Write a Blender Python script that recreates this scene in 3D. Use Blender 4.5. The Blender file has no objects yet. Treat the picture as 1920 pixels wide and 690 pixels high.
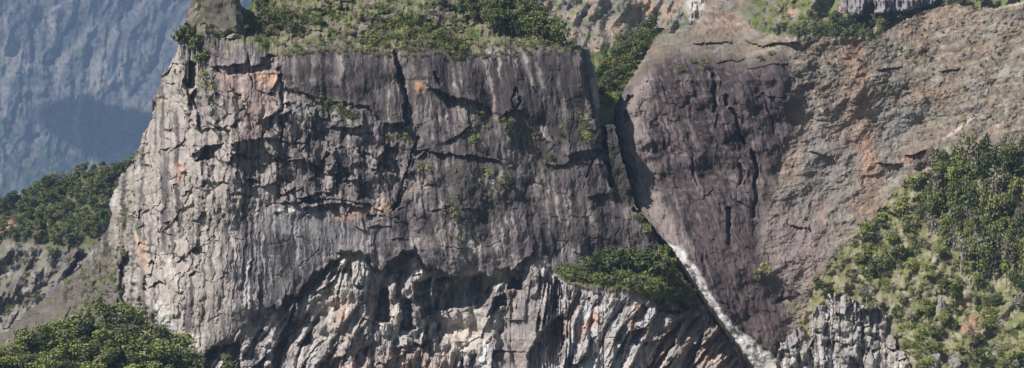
import bpy, math, random
import numpy as np
C = bpy.context.scene.collection
random.seed(7); RNG = np.random.default_rng(11)
R = math.radians
# ------------------------------------------------------------------ camera, sky, sun, exposure
F = 5333.0            # focal length in photograph pixels (1920 wide)
CAMZ = 170.0          # camera height above the valley floor
cam = bpy.data.cameras.new('camera'); cam_o = bpy.data.objects.new('camera', cam); C.objects.link(cam_o)
cam.sensor_width = 36.0; cam.lens = 36.0 * F / 1920.0; cam.clip_start = 1.0; cam.clip_end = 20000
cam_o.location = (0, 0, CAMZ); cam_o.rotation_euler = (R(90), 0, 0)
bpy.context.scene.camera = cam_o
SUN_AZ, SUN_EL = 59.0, 46.0      # degrees left of straight behind the camera, elevation
sdir = (-math.sin(R(SUN_AZ)) * math.cos(R(SUN_EL)), -math.cos(R(SUN_AZ)) * math.cos(R(SUN_EL)), math.sin(R(SUN_EL)))
w = bpy.data.worlds.new('World'); bpy.context.scene.world = w; w.use_nodes = True
nt = w.node_tree; bg = nt.nodes['Background']
sky = nt.nodes.new('ShaderNodeTexSky'); sky.sky_type = 'NISHITA'; sky.sun_disc = False
sky.sun_elevation = R(SUN_EL); sky.sun_rotation = math.atan2(sdir[0], sdir[1])
nt.links.new(sky.outputs['Color'], bg.inputs['Color']); bg.inputs['Strength'].default_value = 0.05
sun = bpy.data.lights.new('sun', 'SUN'); sun.energy = 5.0; sun.angle = R(0.53); sun.color = (1.0, 0.965, 0.91)
sun_o = bpy.data.objects.new('sun', sun); C.objects.link(sun_o); sun_o.location = (-300, -300, 500)
import mathutils
sun_o.rotation_euler = mathutils.Vector(sdir).to_track_quat('Z', 'Y').to_euler()
vs = bpy.context.scene.view_settings
vs.view_transform = 'Standard'; vs.look = 'None'; vs.gamma = 1; vs.exposure = 0.25
bpy.context.scene.cycles.volume_bounces = 1
bpy.context.scene.cycles.max_bounces = 6
bpy.context.scene.cycles.use_denoising = True

# ------------------------------------------------------------------ number helpers
def s2l(c):
    c = np.asarray(c, float) / 255.0
    return np.where(c <= 0.04045, c / 12.92, ((c + 0.055) / 1.055) ** 2.4)
KA = 1.14
def A(r, g, b): return s2l((r, g, b)) * KA
def h2(ix, iy, seed):
    ix = ix.astype(np.int64); iy = iy.astype(np.int64)
    n = (ix * 374761393 + iy * 668265263 + seed * 974634713) & 0xFFFFFFFF
    n = ((n ^ (n >> 13)) * 1274126177) & 0xFFFFFFFF
    n = ((n ^ (n >> 16)) * 2246822519) & 0xFFFFFFFF
    n = n ^ (n >> 15)
    return (n & 0xFFFFFF) / float(0x1000000)
def gn(x, y, seed=0):
    ix = np.floor(x); iy = np.floor(y); fx = x - ix; fy = y - iy
    u = fx * fx * fx * (fx * (fx * 6 - 15) + 10); v = fy * fy * fy * (fy * (fy * 6 - 15) + 10)
    def g(a, b):
        t = h2(ix + a, iy + b, seed) * 6.2831853
        return np.cos(t) * (fx - a) + np.sin(t) * (fy - b)
    a = g(0, 0); b = g(1, 0); c = g(0, 1); d = g(1, 1)
    return (a + (b - a) * u + (c - a) * v + (a - b - c + d) * u * v) * 1.5
def fbm(x, y, o=4, seed=0, gain=0.5):
    s = np.zeros_like(x); a = 1.0; t = 0.0
    for i in range(o):
        s += a * gn(x * 2 ** i, y * 2 ** i, seed + i * 17); t += a; a *= gain
    return s / t * 1.4
def ridged(x, y, o=3, seed=0):
    s = np.zeros_like(x); a = 1.0; t = 0.0
    for i in range(o):
        s += a * (1 - 2.2 * np.abs(gn(x * 2 ** i, y * 2 ** i, seed + i * 31))); t += a; a *= 0.5
    return s / t
def facet(x, y, seed, tilt=0.6, lean=0.0):
    """angular blocks: every cell of a jittered lattice gets a plane of its own"""
    ix = np.floor(x); iy = np.floor(y)
    best = np.full(x.shape, 9e9); sec = np.full(x.shape, 9e9); h = np.zeros(x.shape)
    for a in (-1, 0, 1):
        for b in (-1, 0, 1):
            jx = ix + a; jy = iy + b
            dx = x - (jx + h2(jx, jy, seed)); dy = y - (jy + h2(jx, jy, seed + 1))
            d = dx * dx + dy * dy
            hh = h2(jx, jy, seed + 2) - 0.5 + tilt * (dx * (h2(jx, jy, seed + 3) - 0.5) + dy * (h2(jx, jy, seed + 4) - 0.5)) * 2 + lean * dy
            m = d < best
            sec = np.where(m, best, np.minimum(sec, d)); h = np.where(m, hh, h); best = np.where(m, d, best)
    return h, np.sqrt(sec) - np.sqrt(best)
def planes(x, y, seed, tilt=0.7, curve=0.55):
    """continuous angular relief: the upper hull of randomly tilted planes"""
    ix = np.floor(x); iy = np.floor(y); h = np.full(x.shape, -9.0)
    for a in (-1, 0, 1):
        for b in (-1, 0, 1):
            jx = ix + a; jy = iy + b
            dx = x - (jx + h2(jx, jy, seed)); dy = y - (jy + h2(jx, jy, seed + 1))
            h = np.maximum(h, 0.9 * h2(jx, jy, seed + 2) + 2 * tilt * (dx * (h2(jx, jy, seed + 3) - 0.5) + dy * (h2(jx, jy, seed + 4) - 0.5)) - curve * (dx * dx + dy * dy) * 1.6)
    return h - 0.4
def ss(a, b, x):
    t = np.clip((x - a) / (b - a), 0, 1); return t * t * (3 - 2 * t)
def I(x, pts):
    return np.interp(x, [p[0] for p in pts], [p[1] for p in pts])
def inside(px, py, poly):
    r = np.zeros(px.shape, bool); n = len(poly)
    for i in range(n):
        x0, y0 = poly[i]; x1, y1 = poly[(i + 1) % n]
        if y0 == y1: continue
        r ^= ((y0 > py) != (y1 > py)) & (px < (x1 - x0) * (py - y0) / (y1 - y0) + x0)
    return r
def segdist(px, py, line, closed=False):
    d = np.full(px.shape, 1e9); n = len(line)
    for i in range(n if closed else n - 1):
        x0, y0 = line[i]; x1, y1 = line[(i + 1) % n]
        vx, vy = x1 - x0, y1 - y0; L = vx * vx + vy * vy + 1e-9
        t = np.clip(((px - x0) * vx + (py - y0) * vy) / L, 0, 1)
        d = np.minimum(d, (px - x0 - t * vx) ** 2 + (py - y0 - t * vy) ** 2)
    return np.sqrt(d)
def pm(px, py, poly, e=3.0):
    """soft polygon mask, 1 inside, ramp of e pixels"""
    xs = [p[0] for p in poly]; ys = [p[1] for p in poly]
    out = np.zeros(px.shape)
    b = (px > min(xs) - e) & (px < max(xs) + e) & (py > min(ys) - e) & (py < max(ys) + e)
    if not b.any(): return out
    x = px[b]; y = py[b]
    d = segdist(x, y, poly, True); sd = np.where(inside(x, y, poly), d, -d)
    out[b] = np.clip(sd / e + 0.5, 0, 1); return out
def lm(px, py, line, wd):
    """soft line mask, 1 on the line, 0 at wd pixels"""
    xs = [p[0] for p in line]; ys = [p[1] for p in line]
    out = np.zeros(px.shape)
    b = (px > min(xs) - wd) & (px < max(xs) + wd) & (py > min(ys) - wd) & (py < max(ys) + wd)
    if not b.any(): return out
    out[b] = np.clip(1 - segdist(px[b], py[b], line) / wd, 0, 1); return out
def roof(px, py, line, L, h, fade=7):
    """protrusion that grows downwards over L pixels and ends abruptly at the line"""
    xs = [p[0] for p in line]; yl = I(px, line)
    t = (yl - py) / L
    f = np.clip((px - xs[0] + 1) / fade, 0, 1) * np.clip((xs[-1] + 1 - px) / 3.0, 0, 1)
    return h * np.where((t > 0) & (t < 1), (1 - t) ** 1.3, 0) * f
def contrast(c, g=1.45, p=0.185):
    l = c.mean(-1, keepdims=True); return c * np.clip(l / p, .2, 1.5) ** (g - 1)
def mix(col, m, c): 
    m = np.clip(m, 0, 1)[..., None]; return col * (1 - m) + np.asarray(c) * m
def W(px, py, Y):
    return np.stack([(px - 960.0) / F * Y, Y, CAMZ + (345.0 - py) / F * Y], -1)

# ------------------------------------------------------------------ materials
def rock_material(name, bump=0.5, fine=2.2, var=0.42, streak=0.25):
    m = bpy.data.materials.new(name); m.use_nodes = True; t = m.node_tree; N = t.nodes
    b = N['Principled BSDF']; b.inputs['Roughness'].default_value = 0.92; b.inputs['Specular IOR Level'].default_value = 0.15
    at = N.new('ShaderNodeAttribute'); at.attribute_name = 'Col'
    tc = N.new('ShaderNodeTexCoord'); mp = N.new('ShaderNodeMapping'); mp.inputs['Scale'].default_value = (1, 1, streak)
    n1 = N.new('ShaderNodeTexNoise'); n1.inputs['Scale'].default_value = fine; n1.inputs['Detail'].default_value = 5; n1.inputs['Roughness'].default_value = 0.7
    n2 = N.new('ShaderNodeTexNoise'); n2.inputs['Scale'].default_value = fine * 0.18; n2.inputs['Detail'].default_value = 4
    ad = N.new('ShaderNodeMath'); ad.operation = 'ADD'
    mr = N.new('ShaderNodeMapRange'); mr.inputs[1].default_value = 0.6; mr.inputs[2].default_value = 1.4
    mr.inputs[3].default_value = 1 - var; mr.inputs[4].default_value = 1 + var
    mx = N.new('ShaderNodeVectorMath'); mx.operation = 'SCALE'
    bp = N.new('ShaderNodeBump'); bp.inputs['Strength'].default_value = bump; bp.inputs['Distance'].default_value = 0.6
    t.links.new(tc.outputs['Object'], mp.inputs[0]); t.links.new(mp.outputs[0], n1.inputs[0]); t.links.new(tc.outputs['Object'], n2.inputs[0])
    t.links.new(n1.outputs[0], ad.inputs[0]); t.links.new(n2.outputs[0], ad.inputs[1]); t.links.new(ad.outputs[0], mr.inputs[0])
    t.links.new(at.outputs['Color'], mx.inputs[0]); t.links.new(mr.outputs[0], mx.inputs['Scale'])
    t.links.new(mx.outputs[0], b.inputs['Base Color'])
    t.links.new(n1.outputs[0], bp.inputs['Height']); t.links.new(bp.outputs[0], b.inputs['Normal'])
    return m
ROCK = rock_material('cliff_rock')
SOIL = rock_material('eroded_soil', 0.6, 1.6, 0.4, 0.8)
FARROCK = rock_material('mountain_rock', 0.6, 0.25, 0.35, 0.3)
def leaf_material(name, c0, c1, c2):
    m = bpy.data.materials.new(name); m.use_nodes = True; t = m.node_tree; N = t.nodes
    b = N['Principled BSDF']; b.inputs['Roughness'].default_value = 0.75; b.inputs['Specular IOR Level'].default_value = 0.2
    oi = N.new('ShaderNodeObjectInfo'); tc = N.new('ShaderNodeTexCoord')
    n = N.new('ShaderNodeTexNoise'); n.inputs['Scale'].default_value = 0.9; n.inputs['Detail'].default_value = 3
    ad = N.new('ShaderNodeMath'); ad.operation = 'ADD'; sb = N.new('ShaderNodeMath'); sb.operation = 'SUBTRACT'; sb.inputs[1].default_value = 0.5
    at = N.new('ShaderNodeAttribute'); at.attribute_name = 'tint'
    ad2 = N.new('ShaderNodeMath'); ad2.operation = 'MULTIPLY_ADD'; ad2.inputs[1].default_value = 0.95
    cr = N.new('ShaderNodeValToRGB'); cr.color_ramp.elements[0].color = (*c0, 1); cr.color_ramp.elements[1].color = (*c2, 1)
    cr.color_ramp.elements[0].position = 0.1; cr.color_ramp.elements[1].position = 1.0
    e = cr.color_ramp.elements.new(0.55); e.color = (*c1, 1)
    t.links.new(tc.outputs['Object'], n.inputs[0]); t.links.new(n.outputs[0], sb.inputs[0])
    t.links.new(oi.outputs['Random'], ad.inputs[0]); t.links.new(sb.outputs[0], ad.inputs[1])
    t.links.new(at.outputs['Fac'], ad2.inputs[0]); t.links.new(ad.outputs[0], ad2.inputs[2])
    ms = N.new('ShaderNodeMath'); ms.operation = 'MULTIPLY'; ms.inputs[1].default_value = 0.6
    t.links.new(ad2.outputs[0], ms.inputs[0]); t.links.new(ms.outputs[0], cr.inputs[0]); t.links.new(cr.outputs[0], b.inputs['Base Color'])
    return m
LEAF_DARK = leaf_material('dark_foliage', (0.034, 0.054, 0.022), (0.078, 0.105, 0.04), (0.17, 0.18, 0.07))
LEAF_MID = leaf_material('olive_foliage', (0.07, 0.095, 0.032), (0.155, 0.175, 0.058), (0.27, 0.26, 0.11))
LEAF_LIGHT = leaf_material('bright_foliage', (0.11, 0.15, 0.04), (0.23, 0.265, 0.07), (0.37, 0.37, 0.14))
LEAF_DRY = leaf_material('dry_foliage', (0.12, 0.115, 0.08), (0.22, 0.2, 0.145), (0.33, 0.31, 0.24))
def plain(name, c, rough=0.9, sc=3.0):
    m = bpy.data.materials.new(name); m.use_nodes = True; t = m.node_tree; N = t.nodes
    b = N['Principled BSDF']; b.inputs['Roughness'].default_value = rough
    n = N.new('ShaderNodeTexNoise'); n.inputs['Scale'].default_value = sc; n.inputs['Detail'].default_value = 4
    cr = N.new('ShaderNodeValToRGB'); cr.color_ramp.elements[0].color = (*[v * 0.6 for v in c], 1); cr.color_ramp.elements[1].color = (*[v * 1.35 for v in c], 1)
    cr.color_ramp.elements[0].position = 0.3; cr.color_ramp.elements[1].position = 0.7
    t.links.new(n.outputs[0], cr.inputs[0]); t.links.new(cr.outputs[0], b.inputs['Base Color']); return m
BARK = plain('grey_bark', (0.16, 0.14, 0.12)); PALEBARK = plain('pale_bark', (0.4, 0.37, 0.32))
GROUND = plain('valley_scrub', (0.07, 0.08, 0.035), sc=0.05)

# ------------------------------------------------------------------ mesh helpers
def mesh_from(name, v, f, mat, col=None, parent=None, kind=None, smooth=False):
    me = bpy.data.meshes.new(name); v = np.asarray(v, np.float32); f = np.asarray(f, np.int32)
    k = f.shape[1]
    me.vertices.add(len(v)); me.vertices.foreach_set('co', v.ravel())
    me.loops.add(f.size); me.loops.foreach_set('vertex_index', f.ravel())
    me.polygons.add(len(f)); me.polygons.foreach_set('loop_start', np.arange(0, f.size, k, dtype=np.int32))
    if not smooth: me.polygons.foreach_set('use_smooth', np.zeros(len(f), bool))
    else: me.polygons.foreach_set('use_smooth', np.ones(len(f), bool))
    me.update(calc_edges=True)
    if col is not None:
        a = me.color_attributes.new('Col', 'FLOAT_COLOR', 'POINT')
        a.data.foreach_set('color', np.concatenate([col, np.ones((len(col), 1))], 1).astype(np.float32).ravel())
    me.materials.append(mat)
    o = bpy.data.objects.new(name, me); C.objects.link(o)
    if parent: o.parent = parent
    if kind: o['kind'] = kind
    return o
def compact(v, col, f):
    u, inv = np.unique(f, return_inverse=True)
    return v[u], col[u], inv.reshape(f.shape)
def axis(a, b, step, lo=(), hi=()):
    return np.array(sorted(set(list(lo) + list(np.arange(a, b + step * 0.5, step)) + list(hi))), float)
class Sheet: pass
def sheet(cols, rows, mask, depth, colour, pieces, skirt=60.0, flat=True):
    """pieces: list of (name, material, test(px,py) or None, parent index or None).  The last one takes the rest."""
    PX, PY = np.meshgrid(cols, rows)
    Y = depth(PX, PY); col = np.clip(colour(PX, PY), 0.004, 0.9).reshape(-1, 3)
    v = W(PX, PY, Y).reshape(-1, 3); nr, nc = PX.shape
    k = mask(PX, PY)
    idx = np.arange(nr * nc).reshape(nr, nc)
    q = np.stack([idx[:-1, :-1], idx[1:, :-1], idx[1:, 1:], idx[:-1, 1:]], -1)
    kq = k[:-1, :-1] & k[1:, :-1] & k[1:, 1:] & k[:-1, 1:]
    cx = (PX[:-1, :-1] + PX[1:, 1:]) / 2; cy = (PY[:-1, :-1] + PY[1:, 1:]) / 2
    lab = np.full(kq.shape, len(pieces) - 1)
    for i in range(len(pieces) - 2, -1, -1):
        lab[pieces[i][2](cx, cy)] = i
    # skirt: the body behind the visible skin
    kp = np.zeros((kq.shape[0] + 2, kq.shape[1] + 2), bool); kp[1:-1, 1:-1] = kq
    sk = []
    for (dr, dc, a, b) in ((-1, 0, 3, 0), (1, 0, 1, 2), (0, -1, 0, 1), (0, 1, 2, 3)):
        e = kq & ~kp[1 + dr: 1 + dr + kq.shape[0], 1 + dc: 1 + dc + kq.shape[1]]
        qq = q[e]; sk.append((qq[:, a], qq[:, b], lab[e]))
    sa = np.concatenate([s[0] for s in sk]); sb = np.concatenate([s[1] for s in sk]); sl = np.concatenate([s[2] for s in sk])
    objs = [None] * len(pieces)
    for i in list(range(len(pieces) - 1, -1, -1)):
        name, mat, _, par = pieces[i][:4]
        f = q[kq & (lab == i)]
        if not len(f): continue
        vv, cc = v, col
        m = sl == i
        if skirt and m.any():
            u = np.unique(np.concatenate([sa[m], sb[m]])); mp = {x: n for n, x in enumerate(u)}
            back = v[u] * 1.0; back[:, 0] *= (back[:, 1] + skirt) / back[:, 1]; back[:, 1] += skirt; back[:, 2] -= skirt * 0.15
            n0 = len(v)
            ia = np.array([mp[x] for x in sa[m]]) + n0; ib = np.array([mp[x] for x in sb[m]]) + n0
            vv = np.concatenate([v, back]); cc = np.concatenate([col, col[u]])
            f = np.concatenate([f, np.stack([sb[m], sa[m], ia, ib], -1)])
        a, b, g = compact(vv, cc, f)
        objs[i] = mesh_from(name, a, g, mat, b, kind='structure' if par is None else None)
    for i, p in enumerate(pieces):
        if p[3] is not None and objs[i]: objs[i].parent = objs[p[3]]
        if objs[i] and len(p) > 4 and p[4]: objs[i]['label'] = p[4]
    S = Sheet(); S.objs = objs; S.cols = cols; S.rows = rows; S.Y = Y
    def at(px, py):
        i = np.clip(np.searchsorted(cols, px) - 1, 0, nc - 2); j = np.clip(np.searchsorted(rows, py) - 1, 0, nr - 2)
        a = (px - cols[i]) / (cols[i + 1] - cols[i]); b = (py - rows[j]) / (rows[j + 1] - rows[j])
        y = (Y[j, i] * (1 - a) + Y[j, i + 1] * a) * (1 - b) + (Y[j + 1, i] * (1 - a) + Y[j + 1, i + 1] * a) * b
        return W(np.float64(px), np.float64(py), y)
    S.at = at
    return S

# ------------------------------------------------------------------ valley floor
gx = np.linspace(-2550, 2550, 60); gy = np.linspace(-250, 9850, 110); GX, GY = np.meshgrid(gx, gy)
GZ = 2.0 * fbm(GX / 300, GY / 300, 3, 3)
gi = np.arange(GX.size).reshape(GX.shape)
ground = mesh_from('ground', np.stack([GX, GY, GZ], -1).reshape(-1, 3), np.stack([gi[:-1, :-1], gi[:-1, 1:], gi[1:, 1:], gi[1:, :-1]], -1).reshape(-1, 4), GROUND, kind='structure', smooth=True)

# ------------------------------------------------------------------ far blue mountain wall
def far_depth(px, py):
    d = 3450 + (345 - py) * 0.65 * 0.9
    qx = px + 0.35 * py + 45 * fbm(px / 110, py / 110, 3, 5)
    d -= 16 * fbm(px / 90, py / 90, 4, 14) + 11 * ridged(qx / 75, py / 420, 3, 8) + 6 * ridged((px + .1 * py) / 34, py / 200, 3, 13) + 2.0 * ridged(qx / 26, py / 120, 3, 9) + 5 * fbm(px / 40, py / 60, 5, 10) + 1.4 * fbm(px / 9, py / 12, 4, 11)
    h, e = facet(qx / 16, py / 30, 12, 0.9); d -= 1.2 * h
    for ln, wd, dp in (([(152, 0), (140, 40), (120, 70), (100, 120), (64, 120), (62, 90)], 7, 18), ([(44, 160), (36, 190), (24, 230), (18, 260)], 7, 22),
                       ([(12, 270), (14, 300)], 6, 16), ([(104, 200), (92, 230), (74, 255)], 7, 20), ([(252, 0), (238, 20)], 6, 14), ([(60, 60), (66, 110)], 7, 18),
                       ([(305, 75), (295, 115), (275, 150), (250, 180)], 9, 22), ([(170, 70), (166, 120), (160, 150)], 12, 18), ([(140, 150), (138, 185)], 7, 14)):
        d += .5 * dp * lm(px + 4 * fbm(px / 14, py / 14, 2, 6), py, ln, wd)
    return d * 2.3
def far_col(px, py):
    qx = px + 0.35 * py + 45 * fbm(px / 110, py / 110, 3, 5)
    n = fbm(qx / 30, py / 90, 4, 21); c = np.zeros(px.shape + (3,)) + A(112, 110, 112)
    c = mix(c, ss(0, 0.5, n), A(158, 152, 146)); c = mix(c, ss(0, 0.45, -n), A(66, 68, 76))
    g = fbm(px / 40, py / 50, 4, 23)
    c = mix(c, ss(0.05, 0.4, g) * ss(0.1, 0.9, pm(px, py, [(-400, 90), (50, 100), (60, 200), (40, 420), (-400, 420)], 60)) , A(70, 92, 62))
    c = mix(c, ss(-0.1, 0.4, g) * pm(px, py, [(110, 120), (190, 0), (230, 0), (190, 90), (150, 150)], 40) * 0.7, A(98, 110, 72))
    c = mix(c, ss(-0.3, 0.3, g) * pm(px, py, [(90, 260), (280, 200), (300, 420), (0, 420), (0, 320)], 50) * 0.8, A(66, 86, 58))
    sp = fbm(px / 7, py / 9, 4, 25, .7); c = mix(c, ss(.1, .6, sp) * .35, A(176, 170, 162)); c = mix(c, ss(.05, .5, -sp) * .7, A(44, 48, 50))
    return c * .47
S_far = sheet(axis(-40, 500, 2.2, tuple(range(-1100, -300, 20)) + tuple(range(-300, -40, 6)), (560, 640)), axis(-20, 420, 2.2, (-190, -150, -110, -70, -40), (460, 520, 620)),
              lambda x, y: np.ones(x.shape, bool), far_depth, far_col, [('far_mountain', FARROCK, None, None, 'blue-grey streaked mountain wall far behind the cliff')], 150)

# ------------------------------------------------------------------ mountains behind, centre and right
BK_TOP = [(900, -80), (2300, -80)]
def bk_depth(px, py):
    d = 1480 - 260 * ss(1250, 1500, px) + (120 - py) * 0.26 * 1.1
    d -= 16 * ridged((px + 0.5 * py) / 90, py / 200, 3, 31) + 4 * ridged((px - 0.4 * py) / 34, py / 80, 3, 32) + 2.2 * fbm(px / 20, py / 20, 4, 33)
    g = pm(px, py, [(1290, -60), (1335, -60), (1318, 20), (1295, 40), (1285, 20)], 14); d -= 8 * g + 5 * g * ridged(px / 7, py / 40, 2, 35)
    g = pm(px, py, [(1575, -40), (1780, -40), (1750, 10), (1680, 25), (1600, 32), (1578, 15)], 8); d -= 9 * g + 6 * g * ridged(px / 9, py / 45, 2, 34)
    h, e = facet(px / 14, py / 12, 36, 0.9); d -= 1.0 * h
    return d
def bk_col(px, py):
    n = fbm(px / 35, py / 35, 4, 41); c = np.zeros(px.shape + (3,)) + A(128, 118, 108)
    c = mix(c, ss(0, 0.5, n), A(150, 130, 112)); c = mix(c, ss(0, 0.5, -n), A(108, 108, 104))
    g = fbm(px / 22, py / 16, 4, 42)
    c = mix(c, ss(0.1, 0.45, g) * 0.7, A(96, 104, 66))
    c = mix(c, pm(px, py, [(1400, -90), (2300, -90), (2300, 80), (1400, 80)], 30) * ss(-0.35, 0.25, g), A(98, 104, 62))
    c = mix(c, pm(px, py, [(1575, -40), (1780, -40), (1750, 10), (1680, 25), (1600, 32), (1578, 15)], 8), A(132, 127, 130))
    c = mix(c, pm(px, py, [(1290, -60), (1335, -60), (1318, 20), (1295, 40), (1285, 20)], 8), A(182, 178, 172))
    return c
S_back = sheet(axis(960, 1960, 3, (840, 880, 920), (2000, 2060, 2140, 2260)), axis(-10, 140, 3, (-110, -90, -70, -50, -30), (160, 200, 260, 400)),
               lambda x, y: y > -85 + 8 * fbm(x / 60, y * 0, 3, 4), bk_depth, bk_col, [('rear_mountain', SOIL, None, None, 'brown and green mountainside behind the gap and the eroded slope')], 120)

# ------------------------------------------------------------------ left ridge with the wood
LR_TOP = [(-620, 420), (-400, 440), (-80, 400), (0, 380), (60, 350), (120, 327), (190, 314), (250, 300), (330, 270), (420, 250)]
def lr_depth(px, py):
    top = I(px, LR_TOP)
    d = 1290 - (py - top) * 0.24 * 1.15
    st = ss(455, 480, py); d += (py - 465) * st * 0.24 * 0.75
    d -= 6 * fbm(px / 50, py / 50, 4, 51) + st * (5 * ridged((px + 0.5 * py) / 40, py / 110, 3, 52) + 2.0 * facet((px + 0.5 * py) / 14, py / 22, 53, 0.9)[0])
    d += 9 * lm(px + 3 * fbm(px / 10, py / 10, 2, 5), py, [(147, 478), (138, 500), (125, 522)], 7)
    return d
def lr_col(px, py):
    n = fbm(px / 30, py / 30, 4, 55); c = np.zeros(px.shape + (3,)) + A(116, 110, 108)
    c = mix(c, ss(0, 0.5, n), A(134, 127, 122)); c = mix(c, ss(0.05, 0.5, -n), A(98, 88, 86))
    c = mix(c, ss(0, 0.4, fbm(px / 16, py / 12, 3, 56)) * 0.6, A(108, 108, 78))
    c = mix(c, 1 - ss(440, 480, py + 22 * fbm(px / 30, py / 30, 2, 57)), A(86, 88, 58))
    c = mix(c, lm(px, py, [(8, 428), (22, 415)], 14), A(170, 140, 120))
    return c
S_left = sheet(axis(-20, 330, 2.5, tuple(range(-600, -20, 8)), (380,)), axis(240, 660, 2.5, (), (700, 780, 900, 1050)),
               lambda x, y: y > I(x, LR_TOP) + 4 * fbm(x / 15, y * 0, 3, 9), lr_depth, lr_col, [('wooded_ridge', SOIL, None, None, 'ridge left of the cliff, wooded above and bare below')], 120)

# ------------------------------------------------------------------ the big cliff
EDGE = [(200, 300), (275, 240), (290, 185), (305, 145), (330, 100), (345, 70), (370, 52), (393, 70), (410, 80), (470, 88), (522, 94), (560, 90), (640, 88), (735, 92), (760, 86), (830, 90), (890, 97), (960, 86), (1040, 84), (1090, 88), (1130, 95)]
XR = [(80, 1086), (130, 1092), (170, 1097), (200, 1110), (228, 1123)]
LIP = [(360, 720), (380, 672), (420, 645), (470, 605), (520, 575), (560, 545), (600, 505), (640, 482), (690, 486), (720, 508), (745, 490), (772, 480), (800, 502), (830, 517), (900, 517), (960, 512), (1000, 492), (1015, 505), (1040, 518), (1100, 541), (1180, 552), (1250, 570), (1310, 582), (1345, 612), (1380, 660), (1420, 730)]
LEDGE_T = [(1020, 520), (1040, 508), (1080, 497), (1120, 480), (1180, 470), (1240, 468), (1270, 500), (1300, 545), (1340, 600)]
CLIFF = [(275, 240), (290, 180), (305, 140), (330, 95), (345, 65), (370, 42), (430, 25), (470, 10), (480, -70), (955, -70), (985, 0), (1018, 32), (1060, 70), (1085, 84), (1106, 95), (1121, 150), (1127, 205), (1131, 226), (1152, 232),
         (1167, 300), (1193, 385), (1238, 455), (1262, 490), (1302, 545), (1342, 602), (1385, 660), (1412, 700), (1440, 1600), (-420, 1600), (-420, 720), (0, 625), (60, 575), (120, 530), (165, 480), (203, 435), (205, 380), (222, 335), (252, 290)]
K_RIB = [(380, .45), (600, .55), (680, .2), (760, .05), (830, .25), (930, .3), (980, .05), (1040, .3), (1120, .45), (1250, .75), (1400, .9)]
ROOFS = [  # line, length above it, protrusion in metres
 ([(392, 127), (405, 124), (432, 124), (448, 120), (463, 117)], 34, 3.4), ([(463, 126), (485, 124), (500, 117), (518, 112)], 18, 2.2),
 ([(478, 232), (500, 220), (528, 204)], 40, 2.6), ([(430, 270), (455, 261), (492, 262)], 110, 3.6), ([(355, 292), (385, 272), (413, 271)], 30, 3.5),
 ([(313, 288), (330, 275), (350, 256)], 30, 2.2), ([(477, 311), (498, 307)], 26, 1.8), ([(484, 350), (505, 344), (524, 345)], 26, 3.0),
 ([(526, 366), (540, 362), (553, 356)], 30, 2.4), ([(522, 380), (553, 379)], 12, 2.2), ([(556, 372), (575, 366), (600, 362), (622, 361)], 40, 3.0),
 ([(565, 393), (600, 384), (640, 380), (682, 392)], 14, 3.2), ([(600, 372), (650, 374), (690, 384), (715, 396)], 10, 2.0), ([(575, 219), (617, 219)], 40, 2.4), ([(622, 238), (655, 240), (684, 235)], 45, 3.0), ([(722, 232), (763, 230)], 100, 3.0),
 ([(525, 300), (560, 298), (587, 304)], 22, 1.6), ([(590, 312), (610, 307), (637, 312)], 8, 1.2), ([(592, 322), (615, 325), (632, 327)], 14, 1.6), ([(638, 345), (650, 334), (674, 337)], 18, 2.2),
 ([(795, 152), (810, 166), (840, 181), (870, 186), (905, 194)], 60, 2.6), ([(832, 266), (858, 254), (882, 238)], 50, 1.8),
 ([(782, 300), (800, 284), (830, 286), (860, 291), (900, 294), (938, 302)], 60, 2.6), ([(935, 222), (960, 206), (982, 204)], 40, 2.0), ([(1022, 310), (1050, 308), (1072, 303)], 40, 2.2), ([(1062, 293), (1098, 282), (1128, 281)], 50, 2.0),
 ([(1100, 372), (1128, 362), (1152, 360)], 40, 1.8), ([(630, 476), (660, 474), (700, 478)], 30, 1.8), ([(715, 505), (742, 487), (775, 472)], 40, 3.2), ([(955, 512), (975, 492), (1002, 472)], 40, 3.0),
 ([(690, 425), (735, 424)], 24, 1.2), ([(735, 448), (765, 447)], 20, 1.2), ([(805, 393), (835, 392)], 24, 1.3), ([(870, 392), (898, 390)], 16, 1.0), ([(660, 420), (690, 436)], 14, 1.2), ([(395, 62), (412, 66), (425, 70), (450, 72)], 14, 2.2),
 ([(300, 440), (318, 420), (330, 410)], 20, 1.6), ([(340, 395), (362, 382)], 18, 1.4), ([(280, 392), (300, 378)], 16, 1.6), ([(380, 455), (402, 440)], 16, 1.2), ([(250, 340), (272, 330)], 16, 1.6), ([(410, 240), (440, 233)], 22, 1.8), ([(372, 245), (405, 240)], 30, 2.0)]
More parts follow.
